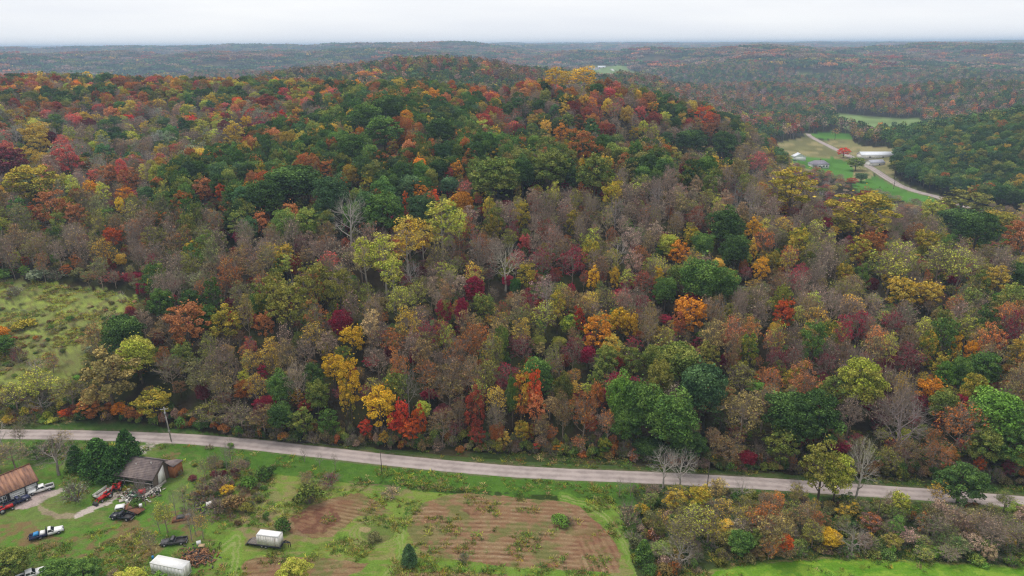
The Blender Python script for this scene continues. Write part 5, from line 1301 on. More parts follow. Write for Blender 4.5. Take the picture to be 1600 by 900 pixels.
tb_ = mid((58, 842), (62, 840)); hd = heading((43, 845), (88, 832))
bo = MB().hexa([(-.7, -.7, 0), (.5, -.7, 0), (.5, .7, 0), (-.7, .7, 0)], [(-.5, -.4, .42), (.4, -.5, .5), (.4, .5, .46), (-.5, .4, .4)]).build('plastic_cover', M['blue'])
_m = tw.matrix_basis; _c = math.cos(hd); _s = math.sin(hd)
bo.location = (tw.location[0] + _c * -2.6, tw.location[1] + _s * -2.6, tw.location[2] + 1.12); bo.rotation_euler = (0, 0, hd); tag(bo, 'bright blue plastic cover lying on the wrecker bed of the tow truck', 'cover')
pickup(mid((172, 808), (203, 812)) + [.6, 0, 0], heading((203, 810), (174, 807)), 'black pickup with pale hood stripe parked beside the rusty flatbed', 'black', crew=False, bed='open', white_hood=False)
q = mid((172, 808), (203, 812)); hdp = heading((203, 810), (174, 807))
dp = pickup(mid((252, 852), (288, 848)) + [.2, .2, 0], heading((288, 849), (252, 853)), 'derelict grey-black pickup with empty bed under the saplings', 'greycar', 'greycar', crew=False, lift=-.12)
pickup(G(27, 790) + [-.5, 1.0, 0], heading((8, 800), (36, 788)), 'dark blue pickup half hidden beside the garage windows', 'navy', crew=False)
pickup(G(46, 905) + [.0, .6, 0], heading((40, 912), (72, 900)), 'white pickup cut by the bottom edge, only its roof and hood in view', 'white')

def tractor(at, rz, label, loader=True, s=1.0):
    r = tag(empty('tractor', at, rz), label, 'tractor', 'red tractors in the yard')
    t = MB(); t.box(.1, 1.9, -.38, .38, .75, 1.35, .05, .06); t.box(-.9, .1, -.3, .3, .55, .95); t.build('hood', M['red'], r)
    MB().box(-1.0, .9, -.22, .22, .42, .75).build('chassis', M['dark'], r)
    MB().box(-.75, -.3, -.28, .28, .98, 1.12).box(-.85, -.72, -.28, .28, 1.1, 1.55).build('seat', M['black'], r)
    for sgn in (-1, 1):
        MB().hexa([(-1.25, sgn * .75 - .22, 1.05), (-.05, sgn * .75 - .22, 1.05), (-.05, sgn * .75 + .22, 1.05), (-1.25, sgn * .75 + .22, 1.05)], [(-1.1, sgn * .75 - .22, 1.4), (-.25, sgn * .75 - .22, 1.4), (-.25, sgn * .75 + .22, 1.4), (-1.1, sgn * .75 + .22, 1.4)]).build('fender', M['red'], r)
        wheel(r, -.65, sgn * .80, .68, .36, sgn); wheel(r, 1.5, sgn * .62, .38, .22, sgn)
        if loader: MB().bar((.2, sgn * .50, 1.25), (2.3, sgn * .50, 1.0), .1, .16).bar((2.3, sgn * .50, 1.0), (2.9, sgn * .50, .4), .1, .16).build('loader_arm', M['red'], r)
    MB().bar((-.3, 0, 1.1), (.15, 0, 1.5), .05).tube((.05, 0, 1.52), (.12, 0, 1.50), .2, sides=12).build('steering_wheel', M['black'], r)
    MB().tube((1.3, .2, 1.35), (1.3, .2, 2.0), .05, sides=8).build('exhaust', M['dark'], r)
    for x in (-.95,):
        MB().bar((x, -.5, 1.3), (x, -.5, 2.5), .07).bar((x, .5, 1.3), (x, .5, 2.5), .07).bar((x, -.54, 2.5), (x, .54, 2.5), .07).build('roll_bar', M['red'], r)
    if loader: MB().hexa([(2.75, -.85, .1), (3.4, -.85, .08), (3.4, .85, .08), (2.75, .85, .1)], [(2.7, -.85, .75), (2.8, -.85, .78), (2.8, .85, .78), (2.7, .85, .75)]).build('bucket', M['dark'], r)
    return r
tr = tractor(G(166, 779), heading((166, 779), (158, 784)), 'red front loader tractor parked beside the pale side-railed trailer')
tr2 = tractor(G(184, 766) + [0, .3, 0], heading((184, 766), (190, 758)), 'red backhoe tractor standing at the left corner of the open shed', loader=False)
t = MB(); t.bar((-1.1, 0, .9), (-2.0, .1, 2.6), .18, .22); t.bar((-2.0, .1, 2.6), (-3.1, .2, 1.5), .15, .2); t.build('backhoe_arm', M['red'], tr2); MB().box(-3.4, -2.9, -.1, .5, .8, 1.5).build('digging_bucket', M['dark'], tr2)
tractor(G(8, 801) + [-.3, .5, 0], heading((0, 805), (18, 798)), 'small red tractor at the left border in front of the garage', loader=False)
def trailer_open(p0, p1, label, deck, rails, w=1.9, h=.7, name='utility_trailer', rail_h=.75, group=None):
    c_ = mid(p0, p1); L_ = float(np.linalg.norm(G(*p0)[:2] - G(*p1)[:2])) / 2
    r = tag(empty(name, c_, heading(p0, p1)), label, 'trailer', group)
    MB().box(-L_, L_, -w / 2, w / 2, h - .1, h).build('deck', M[deck], r)
    MB().box(-L_, L_, -w / 2 - .04, -w / 2 + .06, h - .22, h - .02).box(-L_, L_, w / 2 - .06, w / 2 + .04, h - .22, h - .02).bar((L_, 0, h - .15), (L_ + 1.4, 0, h - .25), .1).build('chassis', M['dark'], r)
    if rails:
        for s in (-1, 1):
            for k in range(3): MB().box(-L_, L_, s * w / 2 - .03, s * w / 2 + .03, h + .05 + k * rail_h / 3, h + rail_h / 3 * .75 + k * rail_h / 3).build('side_board', M[rails], r)
        for k in range(2): MB().box(-L_ - .04, -L_ + .02, -w / 2, w / 2, h + .05 + k * .36, h + .34 + k * .36).build('end_board', M[rails], r)
    for s in (-1, 1):
        for x in (-.3, .45): wheel(r, x, s * (w / 2 + .14), .33, .2, s)
    return r
trailer_open((150, 781), (172, 766), 'pale trailer with grey side boards beside the red tractor', 'post', 'offwhite', 1.7)
rb = trailer_open((222, 803), (196, 793), 'rusty flatbed trailer loaded with scrap beside the black pickup', 'rust', None, 2.2, .75, 'flatbed_trailer')
# white camper shell on stakes, behind the black pickup
cs = tag(empty('camper_shell', G(186, 800) + [.1, .6, 0], .3), 'white camper shell propped up behind the black pickup', 'camper shell')
MB().box(-1.1, 1.1, -.85, .85, .9, 1.45, .12, .12).build('shell', M['white'], cs); MB().box(-.8, .8, -.875, -.855, 1.0, 1.3).build('window', M['glass'], cs)
for x in (-1, 1):
    for y in (-.75, .75): MB().box(x - .05, x + .05, y - .05, y + .05, 0, .9).build('leg', M['post'], cs)
# ---- big white box trailer at the bottom
bx = tag(empty('box_trailer', (-75.1, 125.9, float(height(-75.1, 125.9))), math.atan2(-2.0, 7.6)), 'large plain white box trailer near the bottom edge', 'trailer')
bL, bW = 4.1, 1.3
MB().box(-bL, bL, -bW, bW, .95, 3.6).build('body', M['white'], bx)
for k in range(9):
    MB().box(-bL + .1 + k * .9, -bL + .96 + k * .9, -bW - .02, -bW - .001, 1.05, 3.45).build('side_panel', M['white'], bx)
MB().box(-bL - .03, bL + .03, -bW - .04, bW + .04, 3.60, 3.68).build('roof', M['white'], bx)
MB().box(-bL, bL, -bW - .045, -bW - .025, 3.48, 3.595).box(-bL, bL, -bW - .045, -bW - .022, .92, 1.04).box(bL + .001, bL + .03, -bW, bW, .92, 1.04).build('edge_rail', M['offwhite'], bx)
for s in (-1, 1): MB().box(bL + .002, bL + .05, s * .64 - .6, s * .64 + .6, 1.08, 3.45).build('rear_door', M['offwhite'], bx)
for s in (-1, 1): MB().box(bL + .05, bL + .07, s * .95 - .03, s * .95 + .03, 1.1, 3.4).build('door_bar', M['chrome'], bx)
for s in (-1, 1):
    for x in (2.0, 3.0): wheel(bx, x, s * 1.05, .48, .3, s)
MB().box(-bL, bL, -.9, .9, .72, .95).build('chassis', M['dark'], bx)
MB().box(-3.4, -3.2, -1.0, -.85, 0, .8).box(-3.4, -3.2, .85, 1.0, 0, .8).build('landing_leg', M['dark'], bx)
MB().box(-3.3, -2.8, -bW - .045, -bW - .021, 1.3, 1.5).build('marker_plate', M['dark'], bx)
# ---- flatbed with the white box
fp = np.array([-56.6, 135.6]); fa = math.atan2(-1.0, 5.3)
fb = tag(empty('flatbed_trailer', (fp[0], fp[1], float(height(*fp))), fa), 'black gooseneck flatbed trailer carrying a white box on the grass', 'trailer')
MB().box(-5.0, 3.1, -1.15, 1.15, .72, .88).build('deck', M['dark'], fb)
for k in range(9): MB().box(-4.98 + k * .24, -4.78 + k * .24, -1.12, 1.12, .882, .93).build('deck_plank', M['post'], fb)
MB().box(-5.0, 3.2, -1.2, -1.08, .55, .80).box(-5.0, 3.2, 1.08, 1.2, .55, .80).build('frame', M['black'], fb)
t = MB(); t.bar((3.1, -.7, .8), (3.6, -.4, 1.7), .14, .2); t.bar((3.1, .7, .8), (3.6, .4, 1.7), .14, .2); t.bar((3.6, -.4, 1.7), (5.0, 0, 1.6), .14, .2); t.bar((3.6, .4, 1.7), (5.0, 0, 1.6), .14, .2); t.bar((5.0, 0, 1.6), (5.1, 0, .3), .13); t.bar((4.3, .3, 1.6), (4.3, .3, 0), .1)
t.build('gooseneck', M['black'], fb)
for s in (-1, 1):
    for x in (-1.6, -.6): wheel(fb, x, s * 1.05, .38, .24, s)
MB().hexa([(-5.0, -1, .72), (-4.95, -1, .9), (-4.95, 1, .9), (-5.0, 1, .72)], [(-6.0, -1, .15), (-6.0, -1, .22), (-6.0, 1, .22), (-6.0, 1, .15)]).build('ramp', M['dark'], fb)
cb_ = tag(empty('white_box', (fp[0], fp[1], float(height(*fp)) + .94), fa), 'dirty white box body strapped on the black flatbed trailer', 'cargo box')
MB().box(-2.7, 2.8, -1.1, 1.1, 0, 2.5).build('body', M['offwhite'], cb_)
MB().hexa([(-2.75, -1.15, 2.5), (2.85, -1.15, 2.5), (2.85, 1.15, 2.5), (-2.75, 1.15, 2.5)], [(-2.5, -.6, 2.75), (2.6, -.6, 2.75), (2.6, .6, 2.75), (-2.5, .6, 2.75)]).build('roof', M['white'], cb_)
for k in range(9): MB().box(-2.68 + k * .61, -2.10 + k * .61, -1.125, -1.102, .05, 2.42).build('side_panel', M['offwhite'], cb_)
MB().box(1.85, 1.93, -1.15, -1.126, .1, 2.4).build('dark_seam', M['rust'], cb_); MB().box(2.802, 2.83, -1.0, 1.0, .05, 2.4).build('end_door', M['offwhite'], cb_)

# ------------------------------------------------------------------ utility poles and wires
def upole(px, py, h, mat, label, arm=True, r=.15, lean=0.0):
    q = G(px, py) if py > 400 else vcast(px, py); o = tag(empty('utility_pole', q, .2), label, 'utility pole', 'utility poles along the roads')
    MB().tube((0, 0, -.3), (lean, 0, h), r, r * .68, 10).build('post', M[mat], o)
    if arm:
        MB().box(lean - 1.1, lean + 1.1, -.22, -.10, h - .75, h - .60).build('crossarm', M[mat], o)
        for x in (-1.0, -.45, .45, 1.0): MB().tube((lean + x, -.16, h - .6), (lean + x, -.16, h - .38), .06, .04, 8).build('insulator', M['lamp'], o)
        MB().tube((lean + .1, -.38, h - 2.4), (lean + .1, -.38, h - 1.5), .24, sides=12).build('transformer', M['chrome'], o)
        MB().box(lean - .05, lean + .5, -.12, .0, h - 8.0, h - 7.7).build('meter_box', M['offwhite'], o)
    return np.array([q[0], q[1], q[2] + h])
p1 = upole(268, 690, 11.5, 'pole', 'pale grey pole with crossarm beside the driveway and the road', True, .2, -.35)
p2 = upole(597, 742, 7.6, 'darkpole', 'thin dark pole on the verge above the ploughed patches', False, .11)
p3 = upole(1104, 772, 9.5, 'darkpole', 'thin dark pole by the road right of the two bleached trees', False, .12)
p4 = upole(1367, 828, 9.0, 'darkpole', 'dark pole standing in the weedy bank below the tall pale bare tree', False, .13)
p5 = upole(1396, 296, 12, 'darkpole', 'distant pole beside the curve of the valley road', True, .2)
def wire(a, b, sag, label):
    t = MB(); n_ = 18; pts = [a + (b - a) * k / n_ - np.array([0, 0, sag * 4 * (k / n_) * (1 - k / n_)]) for k in range(n_ + 1)]
    for u_, v_ in zip(pts[:-1], pts[1:]): t.tube(u_, v_, .018, sides=4, caps=False)
    return tag(t.build('power_line', M['wire']), label, 'wire', 'wires between the poles')
wire(p1 + [.6, 0, -.5], p2, 2.0, 'thin wire from the crossarm pole to the pole above the ploughed patches'); wire(p2, p3, 2.4, 'thin wire along the verge to the pole by the two bleached trees'); wire(p3, p4, 2.0, 'thin wire crossing the right thicket between two dark poles')

# ------------------------------------------------------------------ things lying about in the yard
def barrel(px, py, mat, label, s=1.0, tip=False):
    q = G(px, py); o = tag(empty('barrel', q, r_j.uniform(0, 3)), label, 'barrel')
    MB().tube((0, 0, 0), (0, 0, .9 * s), .3 * s, sides=14).build('drum', M[mat], o)
    for z in (.3, .6): MB().tube((0, 0, z * s - .02), (0, 0, z * s + .02), .315 * s, sides=14).build('hoop', M[mat], o)
    if tip: o.rotation_euler = (math.pi / 2, 0, .6); o.location[2] += .3 * s
r_j = np.random.default_rng(8)
def heap_thing(px, py, label, cat, name, specs, rz=0.0):
    o = tag(empty(name, G(px, py), rz), label, cat)
    for nm, mat, fn in specs:
        b_ = MB(); fn(b_); b_.build(nm, M[mat], o)
    return o
barrel(275, 741, 'bluebarrel', 'dark blue barrel against the wing of the open shed', 1.5)
barrel(199, 786, 'offwhite', 'white drum in the clutter before the open shed', 1.1)
barrel(213, 779, 'green', 'dark green drum in the clutter before the open shed', 1.2)
barrel(239, 873, 'blue', 'pale blue drum under the thin sapling by the white box trailer', .8)
heap_thing(222, 772, 'red machine hood standing under the shed eave', 'machine', 'machine_hood', [('shell', 'red', lambda b: b.box(-1, 1, -.6, .6, .5, 1.3, .2, .15)), ('frame', 'dark', lambda b: b.box(-1.1, 1.1, -.55, .55, .1, .5)), ('tube_guard', 'chrome', lambda b: b.bar((-1.1, -.6, .6), (-1.5, -.6, 1.5), .08))], .3)
heap_thing(197, 781, 'pale stacked planks on the ground before the open shed', 'planks', 'plank_stack', [('plank', 'paleplank', lambda b, k=k: b.box(-1.6, 1.5 + .1 * (k % 3), -.55 + .28 * (k % 4), -.30 + .28 * (k % 4), .05 + .07 * (k // 4), .11 + .07 * (k // 4))) for k in range(12)], .5)
heap_thing(207, 775, 'grey riding machine half buried in clutter by the shed', 'machine', 'riding_machine', [('body', 'green', lambda b: b.box(-.8, .9, -.5, .5, .3, .95, .1, .1)), ('seat', 'black', lambda b: b.box(-.7, -.3, -.25, .25, .95, 1.3)), ('wheel', 'rubber', lambda b: b.tube((-.6, -.62, .4), (-.6, -.42, .4), .4, sides=14)), ('wheel', 'rubber', lambda b: b.tube((.6, -.6, .3), (.6, -.42, .3), .3, sides=14)), ('deck', 'offwhite', lambda b: b.box(-.2, .5, -.75, -.5, .1, .3))], 2.4)
heap_thing(236, 770, 'long pale boards leaning along the right front of the shed', 'boards', 'board_pile', [('board', 'paleplank', lambda b, k=k: b.bar((-2.4 + .2 * k, -.2 * k, .15 + .05 * k), (2.2, .4 - .22 * k, 1.1 - .1 * k), .2, .06)) for k in range(6)], .85)
heap_thing(203, 790, 'white enamel tub beside the rusty flatbed trailer', 'tub', 'bath_tub', [('tub', 'white', lambda b: b.box(-.8, .8, -.4, .4, .1, .6, -.06, -.05)), ('rim', 'offwhite', lambda b: b.box(-.9, .9, -.48, -.40, .58, .66).box(-.9, .9, .40, .48, .58, .66))], 1.0)
heap_thing(221, 796, 'white appliance lying on the end of the rusty flatbed trailer', 'appliance', 'washing_machine', [('cabinet', 'white', lambda b: b.box(-.35, .35, -.35, .35, .82, 1.6)), ('lid', 'offwhite', lambda b: b.box(-.3, .3, -.37, -.351, 1.0, 1.5))], .4)
heap_thing(208, 796, 'brown tarp heap on the middle of the rusty flatbed trailer', 'tarp', 'tarp_heap', [('tarp', 'tarp', lambda b: b.hexa([(-1.2, -.9, .8), (1.1, -.8, .8), (1.3, .9, .8), (-1.0, .8, .8)], [(-.6, -.3, 1.35), (.5, -.4, 1.2), (.6, .4, 1.3), (-.5, .3, 1.1)]))], .4)
for k, (px, py, lab) in enumerate([(300, 873, 'rusty sheet metal leaning in the junk heap'), (318, 866, 'orange rusted tank shell on the junk heap')]):
    heap_thing(px, py, lab, 'scrap metal', 'scrap_sheet', [('sheet', 'scrapo', lambda b: b.hexa([(-1.2, -.5, .1), (1.2, -.4, .2), (1.2, .5, .7), (-1.1, .5, .6)], [(-1.2, -.5, .2), (1.2, -.4, .3), (1.2, .5, .8), (-1.1, .5, .7)])), ('rib', 'rust', lambda b: b.bar((-1.2, 0, .6), (1.2, 0, .7), .15))], .5 + k)
heap_thing(316, 858, 'small pale orange table standing on the junk heap', 'table', 'work_table', [('top', 'hay', lambda b: b.box(-.7, .7, -.5, .5, 1.0, 1.12))] + [('leg', 'post', lambda b, x=x, y=y: b.box(x - .05, x + .05, y - .05, y + .05, 0, 1.0)) for x in (-.6, .6) for y in (-.4, .4)], .1)
heap_thing(311, 851, 'white cabinet tipped over above the junk heap', 'cabinet', 'cabinet', [('case', 'white', lambda b: b.box(-.5, .5, -.4, .4, .1, .9)), ('door', 'offwhite', lambda b: b.box(-.45, .45, -.43, -.401, .15, .85))], .5)
heap_thing(283, 812, 'half-buried dark red car body under the saplings', 'car body', 'car_shell', [('body', 'rust', lambda b: b.hexa([(-2.1, -.8, -.1), (2.0, -.8, -.1), (2.0, .8, -.1), (-2.1, .8, -.1)], [(-1.9, -.7, .75), (1.8, -.7, .6), (1.8, .7, .6), (-1.9, .7, .75)])), ('roof', 'greycar', lambda b: b.hexa([(-1.0, -.7, .72), (.9, -.7, .68), (.9, .7, .68), (-1.0, .7, .72)], [(-.6, -.5, 1.2), (.4, -.5, 1.15), (.4, .5, 1.15), (-.6, .5, 1.2)])), ('window', 'glass', lambda b: b.hexa([(-.7, -.73, .75), (.6, -.73, .75), (.6, -.71, .75), (-.7, -.71, .75)], [(-.5, -.60, 1.1), (.35, -.60, 1.1), (.35, -.58, 1.1), (-.5, -.58, 1.1)]))], .35)
heap_thing(294, 808, 'crumpled grey sheet beside the half-buried car body', 'sheet', 'white_sheet', [('sheet', 'post', lambda b: b.hexa([(-.8, -.4, .2), (.7, -.4, .3), (.7, .4, .8), (-.7, .5, .7)], [(-.8, -.4, .28), (.7, -.4, .38), (.7, .4, .9), (-.7, .5, .8)]))], .9)
heap_thing(328, 792, 'white and grey sheet half under the purple brush', 'sheet', 'grey_sheet', [('sheet', 'offwhite', lambda b: b.hexa([(-.8, -.4, .6), (.7, -.4, .7), (.7, .4, 1.3), (-.8, .4, 1.2)], [(-.8, -.4, .68), (.7, -.4, .78), (.7, .4, 1.4), (-.8, .4, 1.3)]))], .4)
heap_thing(264, 879, 'black and white mower behind the large white box trailer', 'mower', 'mower', [('deck', 'dark', lambda b: b.box(-.5, .5, -.35, .35, .15, .4)), ('engine', 'offwhite', lambda b: b.tube((0, 0, .4), (0, 0, .75), .22, sides=10)), ('handle', 'dark', lambda b: b.bar((-.4, -.25, .35), (-1.1, -.25, 1.1), .05).bar((-.4, .25, .35), (-1.1, .25, 1.1), .05).bar((-1.1, -.25, 1.1), (-1.1, .25, 1.1), .05))], .4)
for k, (px, py, lab) in enumerate([(98, 873, 'a'), (83, 868, 'b')]): pass
def scrap(nm, cx_, cy_, sx, sy, n_, mats, label):
    """uncountable small junk, one object"""
    t = MB(); fm = []
    for k in range(n_):
        q = G(cx_ + r_j.normal() * sx, cy_ + r_j.normal() * sy); a = r_j.normal(size=3); a[2] *= .35; a /= np.linalg.norm(a); L_ = r_j.uniform(.15, .65)
        c_ = q + [0, 0, r_j.uniform(.1, .9) * math.exp(-((q - G(cx_, cy_)) ** 2).sum() / 18)]
        n0 = len(t.f4); t.bar(c_ - a * L_, c_ + a * L_, r_j.uniform(.04, .32), r_j.uniform(.04, .2)); fm += [r_j.integers(len(mats))] * (len(t.f4) - n0)
    me = mk_mesh(nm, t.v, [np.array(t.f4)], [M[q] for q in mats], fm); return tag(link(nm, me), label, kind='stuff')
scrap('scrap_heap', 310, 872, 11, 8, 420, ['scrapo', 'scrapo', 'rust', 'dark', 'rust', 'tarp', 'dark'], 'heap of rusty orange junk beside the box trailer')
scrap('shed_clutter', 208, 777, 11, 5, 260, ['wood', 'post', 'dark', 'wood', 'dark', 'green', 'paleplank', 'rust', 'offwhite'], 'clutter piled up before the open shed')
scrap('shed_clutter', 238, 765, 8, 5, 120, ['wood', 'post', 'paleplank', 'dark', 'offwhite'], 'boards and scrap along the shed side')
scrap('yard_litter', 315, 790, 14, 10, 110, ['post', 'dark', 'dark', 'wood', 'rust', 'dark', 'wood'], 'scrap scattered in the brush patch')

# ------------------------------------------------------------------ valley farm
def house(px, py, L_, W_, H_, rh, wallm, roofm, label, cat, name, rz=0.0, hip=0.0, wins=(), door=None, dz=0.0):
    q = vcast(px, py); o = tag(empty(name, (q[0], q[1], q[2] + dz), rz), label, cat)
    w = MB().box(-L_ / 2, L_ / 2, -W_ / 2, W_ / 2, -1, H_)
    if not hip:
        for s in (-1, 1): w.quad(*[(s * L_ / 2, -W_ / 2 * s, H_), (s * L_ / 2, W_ / 2 * s, H_), (s * L_ / 2, 0, H_ + rh)])
    w.build('wall', M[wallm], o)
    e = .5; r0_, r1_ = (-L_ / 2 - e + hip, 0, H_ + rh), (L_ / 2 + e - hip, 0, H_ + rh)
    cs_ = [(-L_ / 2 - e, -W_ / 2 - e, H_), (L_ / 2 + e, -W_ / 2 - e, H_), (L_ / 2 + e, W_ / 2 + e, H_), (-L_ / 2 - e, W_ / 2 + e, H_)]
    u_ = lambda p: (p[0], p[1], p[2] + .22)
    t = MB(); t.hexa([cs_[0], cs_[1], r1_, r0_], [u_(cs_[0]), u_(cs_[1]), u_(r1_), u_(r0_)]); t.hexa([r0_, r1_, cs_[2], cs_[3]], [u_(r0_), u_(r1_), u_(cs_[2]), u_(cs_[3])])
    if hip: t.quad(u_(cs_[1]), u_(cs_[2]), u_(r1_)); t.quad(u_(cs_[3]), u_(cs_[0]), u_(r0_))
    t.build('roof', M[roofm], o)
    for x, z, ww, hh in wins:
        f_ = MB().box(x - ww / 2, x + ww / 2, -W_ / 2 - .08, -W_ / 2 - .005, z, z + hh).build('window', M['dark'], o); MB().box(x - ww / 2 + .12, x + ww / 2 - .12, -W_ / 2 - .11, -W_ / 2 - .085, z + .12, z + hh - .12).build('pane', M['glass'], f_)
    if door: MB().box(door - .5, door + .5, -W_ / 2 - .09, -W_ / 2 - .004, 0, 2.1).build('door', M['dark'], o)
    return o
hs = house(1278, 264, 17, 11, 3.4, 3.4, 'white', 'violetroof', 'white valley farmhouse with violet-grey hip roof', 'house', 'farm_house', .05, 4.0, [(-1, 1, 1.4, 1.5), (3, 1, 1.4, 1.5), (6, 1, 1.4, 1.5)], 1.1)
MB().box(-8.7, -3.8, -8.2, -5.55, .1, .5).build('porch_floor', M['post'], hs); MB().box(-9.0, -3.4, -8.6, -5.3, 3.1, 3.4, .2, .2).build('porch_roof', M['violetroof'], hs)
for x in (-8.6, -6.2, -3.9): MB().box(x - .15, x + .15, -8.2, -7.9, .5, 3.1).build('porch_post', M['post'], hs)
MB().tube((2, .8, 6.4), (2, .8, 8.2), .45, sides=6).build('chimney', M['rust'], hs)
house(1247, 254.5, 10, 12, 3.6, 3.4, 'white', 'metalroof', 'small white gabled shed left of the valley farmhouse', 'shed', 'white_shed', math.pi / 2 - .1, 0, [], 0)
house(1366, 252, 34, 12, 3.2, 3.0, 'offwhite', 'metalroof', 'long barn with bright white roof beside the valley road', 'barn', 'long_barn', -.02, 0, [(-8, .8, 2, 1.2), (6, .8, 2, 1.2)])
house(1366, 262, 15, 10, 2.8, 2.6, 'offwhite', 'greyroof', 'lower grey-roofed barn in front of the long white one', 'barn', 'grey_roofed_barn', .12, 0, [(2, .8, 1.4, 1.2)])
house(940, 106.5, 30, 14, 5, 4, 'offwhite', 'metalroof', 'white barn on the distant hilltop field', 'barn', 'hill_barn', 0, 0, [(-8, 1, 3, 2.5), (6, 1, 3, 2.5)])
house(932, 109, 20, 12, 4, 4, 'offwhite', 'violetroof', 'grey-roofed house below the barn on the distant hilltop', 'house', 'hill_house', .1, 3, [(-3, 1, 2, 1.5), (4, 1, 2, 1.5)])
def small_car(px, py, mat, label, rz):
    q = vcast(px, py); o = tag(empty('parked_car', (q[0], q[1], q[2]), rz), label, 'car', 'cars parked at the valley farm')
    MB().box(-2.1, 2.1, -.85, .85, .35, .95, .1, .06).build('body', M[mat], o); MB().box(-1.3, .9, -.75, .75, .95, 1.45, .35, .12).build('cabin', M['glass'], o)
    for x in (-1.3, 1.35):
        for s in (-1, 1): wheel(o, x, s * .78, .33, .2, s)
small_car(1228, 254, 'dark', 'dark car parked left of the small white valley shed', .3); small_car(1241, 259, 'green', 'dark green car on the grass below the small white valley shed', .1)
# ------------------------------------------------------------------ the countable trees and shrubs
NAME = {'dense': 'leafy_tree', 'loose': 'leafy_tree', 'airy': 'thin_leaved_tree', 'twiggy': 'twiggy_tree', 'bare': 'bare_tree', 'poplar': 'slender_tree', 'conifer': 'evergreen_tree', 'bush': 'shrub', 'brush': 'shrub'}
DESC = {'dense': 'full {c} tree', 'loose': 'loose-crowned {c} tree', 'airy': 'thin-leaved {c} tree', 'twiggy': 'half-bare {c} twiggy tree', 'bare': 'leafless {c} tree',
        'poplar': 'slender {c} tree with pale trunk', 'conifer': 'dense {c} evergreen', 'bush': '{c} bush', 'brush': 'twiggy {c} bush'}
ANCH = [(1045, 635, 'the large green crowns by the road'), (592, 625, 'the golden roadside trees'), (638, 662, 'the scarlet roadside trees'), (742, 640, 'the dark red column tree'),
        (1080, 482, 'the lone orange crown'), (935, 515, 'the orange-yellow group'), (100, 530, 'the hillside meadow'), (266, 665, 'the pole with the crossarm'),
        (600, 400, 'the pale-trunked grove'), (1105, 435, 'the round green group'), (1415, 650, 'the tall leafless tree'), (1282, 715, 'the green and gold roadside tree'),
        (1562, 640, 'the fresh green crown'), (490, 450, 'the broad olive group'), (290, 500, 'the copper crown'), (872, 404, 'the crimson pair'), (700, 600, 'the big brown tree'),
        (1225, 486, 'the red-orange crown'), (545, 332, 'the pale snag'), (455, 278, 'the huge dark green crown'), (1350, 592, 'the yellow-topped crown'), (840, 578, 'the round green crown'),
        (1262, 645, 'the wide dark green crown'), (175, 635, 'the small orange tree'), (438, 603, 'the green column tree'), (1365, 375, 'the rust crown'), (770, 272, 'the ridge oaks'),
        (1500, 340, 'the dark pair near the valley road'), (220, 550, 'the yellow-green crown'), (790, 405, 'the white-limbed tree')]
def direction(dx, dy):
    a = math.degrees(math.atan2(-dy, dx)) % 360
    return ['right of', 'up and right of', 'above', 'up and left of', 'left of', 'down and left of', 'below', 'down and right of'][int(((a + 22.5) % 360) // 45)]
def dist_word(d):
    return 'touching' if d < 22 else 'just' if d < 48 else '' if d < 90 else 'well'
used_labels = set()
def auto_label(t):
    base = DESC[t['kind']].format(c='grey' if t['kind'] == 'bare' else WORD[t['col']])
    an = sorted(((math.hypot(t['px'] - a, t['py'] - b), a, b, s) for a, b, s in ANCH))
    an = [q for q in an if q[0] > 12]
    c = []
    for d, a, b, s in an[:7]:
        w = dist_word(d); dr = direction(t['px'] - a, t['py'] - b)
        w = 'close' if w == 'touching' else w
        c.append(' '.join((base + ' ' + w + ' ' + dr + ' ' + s).split()))
    for i in range(5):
        for j in range(i + 1, 6):
            s1, s2 = an[i], an[j]
            c.append(base + ', ' + direction(t['px'] - s1[1], t['py'] - s1[2]) + ' ' + s1[3] + ' and ' + direction(t['px'] - s2[1], t['py'] - s2[2]) + ' ' + s2[3])
    sz = ['small ', 'large '][t['R'] > 4.6]
    c += [sz + q for q in c]
    for q in c:
        if len(q.split()) <= 16 and q not in used_labels:
            used_labels.add(q); return q
    return c[0]
def make_tree(t, cat, group):
    P_ = PROTO[t['kind']]; d = P_[r_.integers(len(P_))]
    root = empty(NAME[t['kind']], (t['x'], t['y'], t['z']), 0)
    lab = t['label'] or auto_label(t); used_labels.add(lab)
    tag(root, lab, cat, group)
    s = t['R'] / d['R']; a, b = PAL[t['col']]; v = r_.uniform(.88, 1.12)
    rz = r_.uniform(0, 6.28)
    for part in ('trunk', 'crown'):
        if part not in d: continue
        nm = part if t['kind'] not in ('bush', 'brush') else {'trunk': 'stem', 'crown': 'foliage'}[part]
        if t['kind'] == 'bare' and part == 'trunk': nm = 'trunk'
        o = link(nm, d[part], root); o.scale = (s, s, t['H'] / d['H']); o.rotation_euler = (0, 0, rz)
        bk = BARKS[t['kind']]
        if t['kind'] == 'bare': bk = {'tan': (.42, .38, .33), 'greyolive': (.27, .235, .20), 'olive': (.42, .38, .30), 'purple': (.27, .22, .21)}.get(t['col'], bk)
        o['tint'] = [float(q) * v for q in a]; o['tint2'] = [float(q) * v for q in b]; o['bark'] = [float(q) for q in bk]
        if t['label'] and t['kind'] == 'conifer' and t['col'] == 'dkgreen': o['tint'] = [.045, .11, .025]; o['tint2'] = [.075, .16, .035]
    return root
inview = [t for t in trees if -20 < t['px'] < 1620 and t['py'] < 930]
single = [t for t in inview if t['src'] == 'open' or (t['kind'] == 'bush')]
cand = [t for t in inview if (t['src'] == 'rnd' and t['H'] > 10) or t['src'] == 'lm']
cand.sort(key=lambda t: -(t['R'] * FPX / t['f']) * (1.35 if t['src'] == 'lm' else 1.0))
n_open_trees = sum(1 for t in single if t['kind'] not in ('bush', 'brush'))
